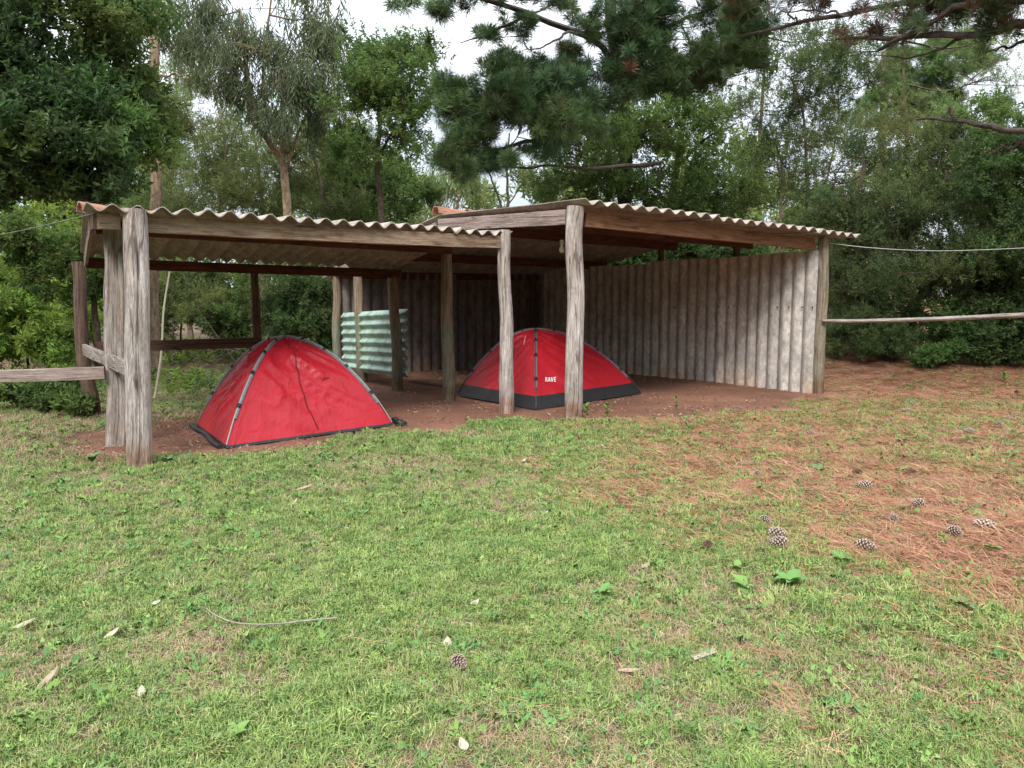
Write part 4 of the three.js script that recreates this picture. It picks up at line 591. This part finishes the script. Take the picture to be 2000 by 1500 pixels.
// far woodland that reads as one mass, and the undergrowth of the wood
{
  const R = rng(77), lists = [[], [], []], e = new THREE.Euler(), q = new THREE.Quaternion(), g = () => (R() + R() + R() - 1.5) * 0.9, trunks = [];
  for (let k = 0; k < 74; k++) {
    const px = -700 + 3400 * ((k * 0.618) % 1), D = 25 + 20 * R(), x = (px - 1000) / 1500 * D, gapSky = px > 880 && px < 1060, top = (gapSky ? 2.6 : 3.2 + 4.6 * R()) * (D / 32);
    if (px < 650 && k % 2) continue;
    const pale = R(), col = pale < 0.4 ? C.pale : pale < 0.75 ? C.olive : C.mid;
    trunks.push(sweep([onGround(x, -D, -0.1), V(x + g() * 0.3, top * 0.5, -D), V(x + g() * 0.5, top, -D)], (t) => 0.11 - 0.07 * t, 6, false));
    for (let c = 0; c < 11; c++) { const cc = V(x + g() * 2.0, 0.8 + R() * (top - 0.6), -D + g() * 1.6), lum = 0.75 + 0.5 * R(); for (let s = 0; s < 40; s++) { const z = 1.9 + R(); e.set((R() - 0.5) * 2.4, R() * TAU, (R() - 0.5) * 2.4); const l2 = lum * (0.85 + 0.3 * R()), y = cc.y + g() * 0.55; if (y < 0.3) continue; lists[(R() * 3) | 0].push([new THREE.Matrix4().compose(V(cc.x + g() * 0.8, y, cc.z + g() * 0.8), q.setFromEuler(e), V(z, z, z)), col[0] * l2, col[1] * l2, col[2] * l2]); } }
  }
  for (let k = 0; k < 44; k++) {                                       // the wood goes on round the clearing, beside and behind the viewer
    const an = mix(-0.5, Math.PI + 0.5, (k + R() * 0.6) / 44), rad = 15 + 7 * R(), x = Math.cos(an) * rad, z = Math.sin(an) * rad - 4, top = z > 6 ? 5.5 + 2.5 * R() : 10 + 4.5 * R(), col = [C.mid, C.dark, C.olive][k % 3];
    trunks.push(sweep([onGround(x, z, -0.1), V(x, top * 0.5, z), V(x + g() * 0.4, top * 0.9, z)], (t) => 0.17 - 0.1 * t, 6, false));
    for (let c = 0; c < 20; c++) { const cc = V(x + g() * 2.2, 0.8 + R() * (top - 0.8), z + g() * 2.2), lum = 0.75 + 0.5 * R(); for (let s = 0; s < 16; s++) { const w = 3.4 + 1.4 * R(); e.set((R() - 0.5) * 2.4, R() * TAU, (R() - 0.5) * 2.4); lists[(R() * 3) | 0].push([new THREE.Matrix4().compose(V(cc.x + g(), cc.y + g() * 0.8, cc.z + g()), q.setFromEuler(e), V(w, w, w)), col[0] * lum, col[1] * lum, col[2] * lum]); } }
  }
  lists.forEach((l, k) => stuff('distant_woodland', KIND.broad[k], M.leaf, l, 'far-off leafage of the wood filling the gaps behind the nearer trees', 'woodland'));
  const m = shadows(new THREE.Mesh(mergeGeometries(trunks), M.greyBark)); m.name = 'distant_trunks'; m.userData.kind = 'stuff'; tag(m, 'thin far-off trunks deep inside the wood', 'woodland'); scene.add(m);
  const under = [[], []];
  for (let k = 0; k < 9000; k++) {
    const D = 11.5 + 12 * Math.pow(R(), 0.8), px = -500 + 3000 * R(), x = (px - 1000) / 1500 * D;
    if (polyDist(x, D, dirtPoly) > -0.35 || fbm(x * 0.7 + 7, D * 0.7 + 4, 0, 3) < 0.47) continue;
    if (px > 1500 && D < 15.2) continue;
    const z = 0.5 + 0.7 * R(), l = 0.7 + 0.6 * R(), col = R() < 0.5 && px < 900 ? C.lime : C.mid; e.set((R() - 0.5) * 1.4, R() * TAU, (R() - 0.5) * 1.4);
    under[k & 1].push([new THREE.Matrix4().compose(onGround(x, -D, 0.02 + R() * 0.12), q.setFromEuler(e), V(z, z, z)), col[0] * l, col[1] * l, col[2] * l]);
  }
  under.forEach((l, k) => stuff('undergrowth', KIND.lush[k], M.leaf, l, 'low green undergrowth on the floor of the wood', 'undergrowth'));
}
console.log('sprays', sprigCount);

// ---------------------------------------------------------------- lawn, straw and pine needles
{
  const blade = (R, L, w, lean, a) => { const d = V(Math.cos(a), 0, Math.sin(a)), s = V(-Math.sin(a), 0, Math.cos(a)), b = V((R() - 0.5) * 0.05, 0, (R() - 0.5) * 0.05); const p1 = b.clone().addScaledVector(d, L * lean * 0.4).add(V(0, L * 0.55, 0)), p2 = b.clone().addScaledVector(d, L * lean).add(V(0, L * (0.95 - lean * 0.5), 0)); return [[b, s, w * 0.8], [p1, s, w], [p2, s, 0]]; };
  function tuft(seed, n, L, w, lean) {
    const R = rng(seed), pos = [];
    for (let i = 0; i < n; i++) { const [[a, s, wa], [m, , wm], [t]] = blade(R, L * (0.5 + 0.8 * R()), w * (0.7 + 0.6 * R()), lean * (0.4 + 1.0 * R()), R() * TAU); const al = a.clone().addScaledVector(s, wa / 2), ar = a.clone().addScaledVector(s, -wa / 2), ml = m.clone().addScaledVector(s, wm / 2), mr = m.clone().addScaledVector(s, -wm / 2); for (const p of [al, ar, mr, al, mr, ml, ml, mr, t]) pos.push(p.x, p.y, p.z); }
    return geom(pos);
  }
  const R = rng(9), e = new THREE.Euler(), q = new THREE.Quaternion(), green = [[], [], []], straw = [[], []], needle = [[], []], clover = [[], []];
  const gT = [1, 2, 3].map((s) => tuft(s, 19, 0.052, 0.0034, 0.6)), sT = [4, 5].map((s) => tuft(s, 14, 0.05, 0.0019, 1.5));
  const nT = [6, 7].map((s) => { const r = rng(s), pos = []; for (let i = 0; i < 14; i++) { const a = r() * TAU, L = 0.10 + 0.09 * r(), w = 0.0026, b = V((r() - 0.5) * 0.16, 0.002 + 0.012 * r(), (r() - 0.5) * 0.16), d = V(Math.cos(a), (r() - 0.4) * 0.12, Math.sin(a)), s2 = V(-d.z, 0.3, d.x).normalize().multiplyScalar(w / 2), m = b.clone().addScaledVector(d, L * 0.5).add(V(0, 0.006 * r(), 0)), t = b.clone().addScaledVector(d, L); for (const p of [b.clone().add(s2), b.clone().sub(s2), m.clone().sub(s2), b.clone().add(s2), m.clone().sub(s2), m.clone().add(s2), m.clone().add(s2), m.clone().sub(s2), t]) pos.push(p.x, p.y, p.z); } return geom(pos); });
  const cT = [8, 9].map((s) => { const r = rng(s), l = []; for (let i = 0; i < 9; i++) { const a = r() * TAU, d = V(Math.cos(a), 0.25 + 0.5 * r(), Math.sin(a)).normalize(); l.push([V((r() - 0.5) * 0.06, 0.008 + 0.02 * r(), (r() - 0.5) * 0.06), d, V(-d.z, 0, d.x).normalize(), 0.024 * (0.7 + 0.6 * r()), 0.014, 0.2]); } return leafGeo(l); });
  const bands = [[1.7, 3.2, 2500], [3.2, 5, 1900], [5, 7.5, 1150], [7.5, 11, 620], [11, 16, 170]];
  for (const [d0, d1, dens] of bands) {
    const half = (D) => 0.70 * D + 2.3, area = (d1 - d0) * (half(d0) + half(d1)), N = Math.round(area * dens);
    for (let k = 0; k < N; k++) {
      const D = mix(d0, d1, R()), x = (R() * 2 - 1) * half(D), c = cover(x, D), p = onGround(x, -D), sz = D > 7 ? 1.25 : D > 5 ? 1.1 : 1;
      const put = (list, s, col, l) => { e.set((R() - 0.5) * 0.5, R() * TAU, (R() - 0.5) * 0.5); list.push([new THREE.Matrix4().compose(p, q.setFromEuler(e), V(s, s * (0.7 + 0.5 * R()), s)), col[0] * l, col[1] * l, col[2] * l]); };
      const patch = 0.25 + 0.75 * sstep(0.3, 0.68, c.n2), u = R(), l = 0.68 + 0.62 * R();
      if (u < c.grass * (0.6 + 0.32 * patch)) { const y = R(); put(green[k % 3], sz * (0.58 + 0.5 * patch * R() + 0.25 * R()) * (1 + 0.4 * sstep(0.42, 0.7, fbm(x * 1.1 + 31, D * 1.1 + 12, 0, 3)) * sstep(5, 3.4, D)), y < 0.6 ? [0.225, 0.315, 0.088] : y < 0.8 ? [0.15, 0.25, 0.08] : [0.33, 0.37, 0.14], l); }
      else if (u > 1 - (0.09 + 0.24 * c.bare) * (1 - c.dirt) * (1 - c.needle * 0.6)) put(straw[k & 1], sz * (0.6 + 0.6 * R()), R() < 0.7 ? [0.43, 0.34, 0.20] : [0.33, 0.24, 0.14], l);
      if (R() < c.needle * 0.75 + (1 - c.dirt) * 0.02 * sstep(-1, 1.5, x)) put(needle[k & 1], 0.8 + 0.5 * R(), R() < 0.85 ? [0.36, 0.165, 0.095] : [0.46, 0.27, 0.16], l);
      if (R() < 0.05 * (1 - c.dirt) * (1 - 0.5 * c.needle)) put(clover[k & 1], sz * (0.7 + 0.8 * R()), R() < 0.5 ? [0.11, 0.24, 0.07] : [0.17, 0.28, 0.07], l);
    }
  }
  for (let k = 0; k < 9000; k++) {                                     // needles on the bank at the right and thinly over the dirt
    const D = 9 + 9 * R(), x = 1.5 + 9.5 * R(), c = cover(x, D); if (R() > c.needle + 0.08 * sstep(2, 4.5, x)) continue;
    e.set((R() - 0.5) * 0.4, R() * TAU, (R() - 0.5) * 0.4); const l = 0.75 + 0.5 * R(), s = 1 + 0.5 * R(); needle[k & 1].push([new THREE.Matrix4().compose(onGround(x, -D), q.setFromEuler(e), V(s, s, s)), 0.40 * l, 0.185 * l, 0.105 * l]);
  }
  const blades = new THREE.MeshPhysicalMaterial({ color: 0xffffff, roughness: 0.7, specularIntensity: 0.4, side: THREE.DoubleSide }), dry = new THREE.MeshStandardMaterial({ color: 0xffffff, roughness: 0.85, side: THREE.DoubleSide });
  green.forEach((l, k) => stuff('grass', gT[k], blades, l, 'short green lawn grass across the clearing', 'grass'));
  straw.forEach((l, k) => stuff('dry_grass', sT[k], dry, l, 'dry straw-coloured grass mixed into the lawn', 'grass'));
  needle.forEach((l, k) => stuff('pine_needles', nT[k], dry, l, 'fallen red-brown pine needles over the right side of the clearing', 'pine needles'));
  clover.forEach((l, k) => stuff('clover', cT[k], blades, l, 'tiny round-leaved clover dotted through the lawn', 'clover'));
  // crumbs of dry leaf and bark over the dirt floor and the floor of the wood
  const crumb = [[], []], cG = [21, 22].map((s) => { const r = rng(s), l = []; for (let i = 0; i < 5; i++) { const a = r() * TAU, d = V(Math.cos(a), 0.1 + 0.3 * r(), Math.sin(a)).normalize(); l.push([V((r() - 0.5) * 0.22, 0.006, (r() - 0.5) * 0.22), d, V(-d.z, 0.2, d.x).normalize(), 0.045 * (0.4 + r()), 0.018 * (0.5 + r()), 0.3]); } return leafGeo(l); });
  for (let k = 0; k < 15000; k++) { const D = 6.5 + 15 * R(), x = (R() * 2 - 1) * (0.72 * D + 1), c = cover(x, D), w = Math.max(c.wood * 0.9, c.dirt * 0.22, D > 7 && x < -2.5 ? 0.4 : 0.03); if (R() > w) continue; const l = 0.5 + 0.8 * R(), s = 0.7 + 0.7 * R(), col = R() < 0.6 ? [0.34, 0.25, 0.16] : [0.22, 0.13, 0.085]; e.set(0, R() * TAU, 0); crumb[k & 1].push([new THREE.Matrix4().compose(onGround(x, -D), q.setFromEuler(e), V(s, s, s)), col[0] * l, col[1] * l, col[2] * l]); }
  crumb.forEach((l, k) => stuff('leaf_litter', cG[k], dry, l, 'brown leaf crumbs scattered on the dirt and the floor of the wood', 'leaf litter'));
  console.log('lawn', green.map((l) => l.length), straw.map((l) => l.length), needle.map((l) => l.length), clover.map((l) => l.length));
}

// ---------------------------------------------------------------- pine cones, leaves, twigs, weeds
{
  function coneGeo(L, r, open, seed) {
    const R = rng(seed), list = [], core = new THREE.SphereGeometry(1, 12, 10); core.scale(r * 0.62, L * 0.47, r * 0.62);
    const colour = (g, c) => { const n = g.attributes.position.count, a = new Float32Array(n * 3); for (let i = 0; i < n; i++) a.set(c, i * 3); g.setAttribute('color', new THREE.BufferAttribute(a, 3)); return g; };
    list.push(colour(core.toNonIndexed(), [0.10, 0.05, 0.035]));
    const n = 66; for (let i = 0; i < n; i++) {
      const t = (i + 0.5) / n, a = i * 2.39996, y = mix(-L * 0.48, L * 0.48, t), k = Math.pow(Math.sin(Math.PI * Math.pow(mix(0.06, 0.97, t), 0.8)), 0.75), rr = r * k, w = r * 0.42 * (0.55 + 0.5 * k), dir = V(Math.cos(a), 0, Math.sin(a)), s = V(-Math.sin(a), 0, Math.cos(a)), up = V(0, 1, 0);
      const b = dir.clone().multiplyScalar(rr * 0.5).setY(y - 0.1 * L), tip = dir.clone().multiplyScalar(rr * (0.92 + open * 0.2)).setY(y + L * 0.03), th = L * 0.028, P = (o, x, dy) => o.clone().addScaledVector(s, x).addScaledVector(up, dy).toArray();
      const v = [P(b, -w * 0.3, 0), P(b, w * 0.3, 0), P(tip, w * 0.5, -th), P(tip, -w * 0.5, -th), P(tip, w * 0.42, th * 1.3), P(tip, -w * 0.42, th * 1.3), tip.clone().addScaledVector(dir, r * 0.09).addScaledVector(up, th * 0.8).toArray()];
      const f = [[0, 2, 1], [0, 3, 2], [0, 1, 4], [0, 4, 5], [2, 3, 6], [2, 6, 4], [4, 6, 5], [3, 5, 6], [1, 2, 4], [0, 5, 3]], pos = [], col = []; const pale = 0.75 + 0.5 * R();
      for (const q of f) for (const j of q) { pos.push(...v[j]); const c = j < 2 ? [0.12, 0.06, 0.04] : [0.50 * pale, 0.42 * pale, 0.35 * pale]; col.push(...c); }
      const g = new THREE.BufferGeometry(); g.setAttribute('position', new THREE.Float32BufferAttribute(pos, 3)); g.setAttribute('uv', new THREE.Float32BufferAttribute(new Float32Array(pos.length / 3 * 2), 2)); g.setAttribute('color', new THREE.Float32BufferAttribute(col, 3)); g.computeVertexNormals(); list.push(g);
    }
    return mergeGeometries(list);
  }
  const geo = [coneGeo(0.115, 0.036, 0.5, 1), coneGeo(0.10, 0.034, 0.9, 2), coneGeo(0.125, 0.034, 0.2, 3)], mat = [0xffffff, 0xb08a72, 0xffffff].map((c, i) => new THREE.MeshStandardMaterial({ color: i === 1 ? new THREE.Color().setRGB(0.5, 0.36, 0.3) : new THREE.Color().setRGB(1.15, 1.1, 1.08).multiplyScalar(i ? 0.86 : 1).clampScalar ? new THREE.Color().setRGB(1, 1, 1) : c, roughness: 0.85, vertexColors: true }));
  // [px, py, turn, size, variant, label]
  const cones = [[1382, 1074, 1.2, 0.85, 1, 'dark reddish open pine cone lying left of the touching pair'], [1494, 1024, 2.0, 0.9, 0, 'grey pine cone just behind the touching pair'], [1518, 1052, 2.6, 1.1, 0, 'rear pine cone of the touching pair on the needles'], [1520, 1072, 0.4, 1.2, 2, 'front pine cone of the touching pair, tapering to the left'], [1690, 1077, 2.3, 1.1, 0, 'black and white banded pine cone nearest the broad-leaved weeds'], [1744, 1022, 0.9, 0.9, 0, 'rounded pine cone right of centre with dark open top'], [1792, 993, 0.5, 1.15, 2, 'long tapered tan pine cone lying on bare needles'], [1864, 1048, 1.9, 1.0, 0, 'pine cone near the right edge, its open end to the viewer'], [1922, 1035, -0.4, 1.15, 2, 'pale closed pine cone nearest the right edge'], [1674, 930, 0.2, 1.0, 1, 'dark-topped pine cone in the row of three behind'], [1779, 925, 2.8, 0.85, 1, 'dark small pine cone at the right end of the row of three'], [1688, 955, 0.1, 1.1, 2, 'tan pine cone in front of the row of three'], [1479, 930, 1.5, 0.75, 0, 'small grey pine cone alone behind the grass tuft'], [1180, 909, 1.4, 0.75, 0, 'small pine cone at the left edge of the needle litter'], [897, 1307, 2.2, 0.85, 0, 'single pine cone in the green grass at the bottom centre'], [1739, 825, 1.4, 0.9, 0, 'round pale pine cone on the needles below the bank'], [1771, 806, 0.1, 1.1, 2, 'grey pine cone lying flat above the round pale one'], [1950, 832, 0.2, 1.0, 0, 'pale pine cone far right beside grass'], [1891, 847, 0.1, 1.1, 2, 'light grey pine cone right of the green tuft'], [1583, 850, 0.3, 0.9, 0, 'brownish pine cone in thin grass in front of the shed corner'], [1967, 820, 0.1, 1.0, 2, 'flat-lying pine cone farthest to the right'], [1782, 790, 0.3, 1.0, 2, 'small greyish pine cone at the foot of the bank'], [1985, 768, 1.2, 0.9, 1, 'dark pine cone at the right edge by green weeds'], [1705, 704, 0.1, 1.1, 2, 'pale pine cone up on the needle bank']];
  for (const [px, py, turn, s, k, label] of cones) {
    const p = gp(px, py + 3 * s), m = shadows(new THREE.Mesh(geo[k], mat[k])); m.name = numbered('pine_cone'); m.scale.setScalar(s * 0.95); m.rotation.set(0, turn, 0); m.rotateZ(Math.PI / 2 - 0.12); m.position.copy(p); m.position.y += 0.045 * s; scene.add(m); tag(m, label, 'pine cone', 'pine cones scattered on the right of the clearing');
  }
  // fallen leaves: curled blades with thickness from their curl
  const fallen = (L, w, curl, seed) => { const pos = [], idx = [], uv = []; for (const o of [0.0006, -0.0006]) for (let j = 0; j <= 10; j++) for (let i = 0; i <= 4; i++) { const t = j / 10, hw = w / 2 * Math.pow(Math.sin(Math.PI * mix(0.03, 0.98, Math.pow(t, 0.85))), 0.8), u = (i / 4 - 0.5) * 2; pos.push((t - 0.5) * L, 0.004 + o + curl * (t - 0.5) * (t - 0.5) * L * 1.6 + Math.abs(u) * hw * 0.5 + (vn(t * 4 + seed, u + 3) - 0.5) * 0.006, u * hw); uv.push(t, i / 4); if (i && j) { const q = (o < 0 ? 55 : 0) + j * 5 + i; o > 0 ? idx.push(q, q - 6, q - 1, q, q - 5, q - 6) : idx.push(q, q - 1, q - 6, q, q - 6, q - 5); } } return geom(pos, idx, uv); };
  const leafG = [fallen(0.085, 0.034, 0.4, 1), fallen(0.11, 0.026, 0.25, 2), fallen(0.07, 0.042, 0.5, 3)], leafM = [[0.46, 0.39, 0.29], [0.40, 0.30, 0.21], [0.50, 0.43, 0.33]].map((c) => new THREE.MeshStandardMaterial({ color: new THREE.Color().setRGB(...c), map: dusty, roughness: 0.8 }));
  const leaves = [[95, 1340, 0.9, 1.1, 1, 'long pale curled leaf at the lower left'], [50, 1232, 0.2, 1.1, 0, 'tan leaf at the left edge of the lawn'], [220, 1250, 0.6, 0.9, 0, 'pale leaf left of the long twig'], [277, 1365, 1.4, 0.8, 2, 'small upright dead leaf at the bottom left'], [576, 988, 0.9, 0.9, 1, 'pale narrow leaf on the lawn below the left tent'], [874, 1267, 1.1, 0.85, 2, 'cupped pale leaf above the lone pine cone'], [928, 1188, 0.3, 0.8, 2, 'small tan leaf at the centre of the lawn'], [1230, 1322, -0.5, 0.9, 1, 'thin pale leaf between the lone cone and the bark chip'], [1262, 1115, 0.1, 0.9, 0, 'light leaf near the broad weed at centre right'], [905, 1470, 1.5, 0.8, 2, 'dead leaf at the bottom edge of the lawn'], [1024, 905, 0.5, 0.9, 0, 'pale leaf in front of the shed post'], [1179, 878, 1.5, 0.9, 1, 'upright pale leaf at the edge of the grass'], [306, 1188, 0.2, 0.7, 2, 'small pale leaf in the left lawn'], [595, 960, 0.1, 1.3, 1, 'brown strip of leaf under the left tent'], [1447, 1093, 0.1, 0.8, 1, 'pale leaf below the touching pine cones'], [1065, 1010, 0.4, 0.7, 0, 'tiny straw leaf in the middle of the clearing']];
  for (const [px, py, turn, s, k, label] of leaves) { const p = gp(px, py), m = shadows(new THREE.Mesh(leafG[k], leafM[k])); m.name = numbered('fallen_leaf'); m.position.copy(p); m.position.y += 0.022; m.rotation.set(0.25, turn + 0.5, 0.1); m.scale.setScalar(s); scene.add(m); tag(m, label, 'leaf', 'fallen leaves on the lawn'); }
  // bark chip and twigs
  const chip = gp(1374, 1293).add(V(0, 0.02, 0)); single('bark_chip', beam(gp(1352, 1297).add(V(0, 0.022, 0)), gp(1394, 1287).add(V(0, 0.03, 0)), 0.03, 0.014, { rough: 0.006 }), M.slabPost, 'tan chip of bark lying in the grass at lower right', 'bark chip', chip);
  const tw = curve([[395, 1205], [430, 1228], [470, 1240], [540, 1241], [600, 1234], [660, 1229]].map(([a, b]) => gp(a, b).add(V(0, 0.055, 0))), 30); single('twig', sweep(tw, (t) => 0.0026 + 0.0016 * t, 6), M.slabPost, 'long thin bent twig lying across the left lawn', 'twig', tw[15].clone());
  const tw2 = curve([[1420, 806], [1440, 800], [1462, 808], [1480, 796]].map(([a, b]) => gp(a, b).add(V(0, 0.03, 0))), 20); single('twig', sweep(tw2, (t) => 0.009 - 0.005 * t, 6), M.greyBark, 'short crooked stick on the dirt in front of the shed wall', 'twig', tw2[10].clone());
  const tw3 = curve([[1888, 868], [1930, 862], [1990, 860]].map(([a, b]) => gp(a, b).add(V(0, 0.025, 0))), 14); single('twig', sweep(tw3, (t) => 0.007 - 0.003 * t, 6), M.greyBark, 'straight stick among the needles at the far right', 'twig', tw3[7].clone());
  // brush pile behind the low shelter
  { const R = rng(31), b = W2((420 - 1000) / 1500 * 16, 16), B = thing('brush_pile', 'heap of dry grey branches seen behind the low shelter rail', 'brush pile', b); for (let k = 0; k < 16; k++) { const p = V(b.x + (R() - 0.5) * 1.1, 0.1 + R() * 0.45, b.z + (R() - 0.5) * 0.8), d = V(R() - 0.5, (R() - 0.35) * 0.7, (R() - 0.5) * 0.6).normalize().multiplyScalar(0.4 + 0.6 * R()); part('branch', sweep(curve([p.clone().sub(d), p.clone().add(V(0, 0.04 * R(), 0)), p.clone().add(d)], 8), (t) => 0.014 - 0.009 * t, 6), M.greyBark, B); } }
  // broad-leaved weeds: each leaf is a part
  const wl = (() => { const pos = [], idx = []; for (let j = 0; j <= 8; j++) for (let i = 0; i <= 4; i++) { const t = j / 8, u = (i / 4 - 0.5) * 2, hw = 0.26 * Math.pow(Math.sin(Math.PI * mix(0.04, 0.97, Math.pow(t, 0.75))), 0.85); pos.push(u * hw, 0.22 * Math.sin(t * 2.4) + Math.abs(u) * hw * 0.35, t); if (i && j) { const q = j * 5 + i; idx.push(q, q - 1, q - 6, q, q - 6, q - 5); } } return geom(pos, idx); })();
  const wm = [[0.13, 0.30, 0.055], [0.19, 0.34, 0.06], [0.10, 0.22, 0.055]].map((c) => new THREE.MeshPhysicalMaterial({ color: new THREE.Color().setRGB(...c), roughness: 0.55, transmission: 0.25, thickness: 0, side: THREE.DoubleSide }));
  const weeds = [[1545, 1150, 0.13, 6, 0, 'large broad-leaved weed in front of the pine cones'], [1450, 1155, 0.09, 5, 1, 'bright pointed-leaf weed left of the large weed'], [1440, 1118, 0.08, 3, 1, 'three-leaved light weed behind the bright weed'], [1640, 1105, 0.10, 5, 0, 'spreading weed beneath the banded pine cone'], [1770, 1140, 0.08, 4, 1, 'low weed with round leaves right of the large weed'], [1880, 1195, 0.09, 6, 2, 'darker weed low at the right side'], [1930, 1080, 0.08, 4, 1, 'small weed between the right-edge pine cones'], [1175, 1170, 0.085, 5, 0, 'single broad weed in the middle of the lawn'], [1285, 1115, 0.07, 3, 1, 'pale green weed at the edge of the needle patch'], [455, 1455, 0.07, 5, 1, 'yellow-green weed at the bottom left edge'], [1145, 818, 0.12, 7, 0, 'leafy weed at the foot of the tall front post'], [1185, 815, 0.10, 6, 1, 'leafy weed just right of the front post weed'], [1082, 785, 0.12, 6, 0, 'slim upright weed in front of the black tent skirt'], [1320, 800, 0.10, 6, 1, 'thin upright weed on the dirt in front of the shed'], [1760, 868, 0.09, 5, 0, 'round bright weed below the far pine cones'], [1960, 750, 0.13, 8, 0, 'leafy weed clump on the bank at the right edge'], [1600, 925, 0.09, 5, 2, 'small weed beside the lone grey pine cone'], [330, 905, 0.10, 6, 2, 'weed at the foot of the near left post'], [180, 905, 0.11, 7, 2, 'weed tuft left of the slab post'], [250, 868, 0.10, 6, 2, 'weed between the slab post and the near left post']];
  const R = rng(55);
  for (const [px, py, L, n, k, label] of weeds) {
    const p = gp(px, py), Wd = thing('weed', label, 'weed', p, 'broad-leaved weeds in the clearing'), tall = /upright|leafy/.test(label);
    if (tall) part('stem', sweep([p.clone(), p.clone().add(V(0.01, 0.09, 0)), p.clone().add(V(0.0, 0.17, 0.01))], () => 0.003, 5), wm[2], Wd);
    for (let i = 0; i < n; i++) { const m = shadows(new THREE.Mesh(wl, wm[k])); m.name = 'leaf'; m.scale.setScalar(L * (0.7 + 0.5 * R()) * (tall ? 0.8 : 1)); m.rotation.set(-0.25 - 0.35 * R(), i * 2.4 + R() * 0.6, 0, 'YXZ'); m.position.set(0, tall ? 0.03 + 0.14 * i / n : 0.012, 0); Wd.add(m); }
  }
}
renderer.render(scene, camera);
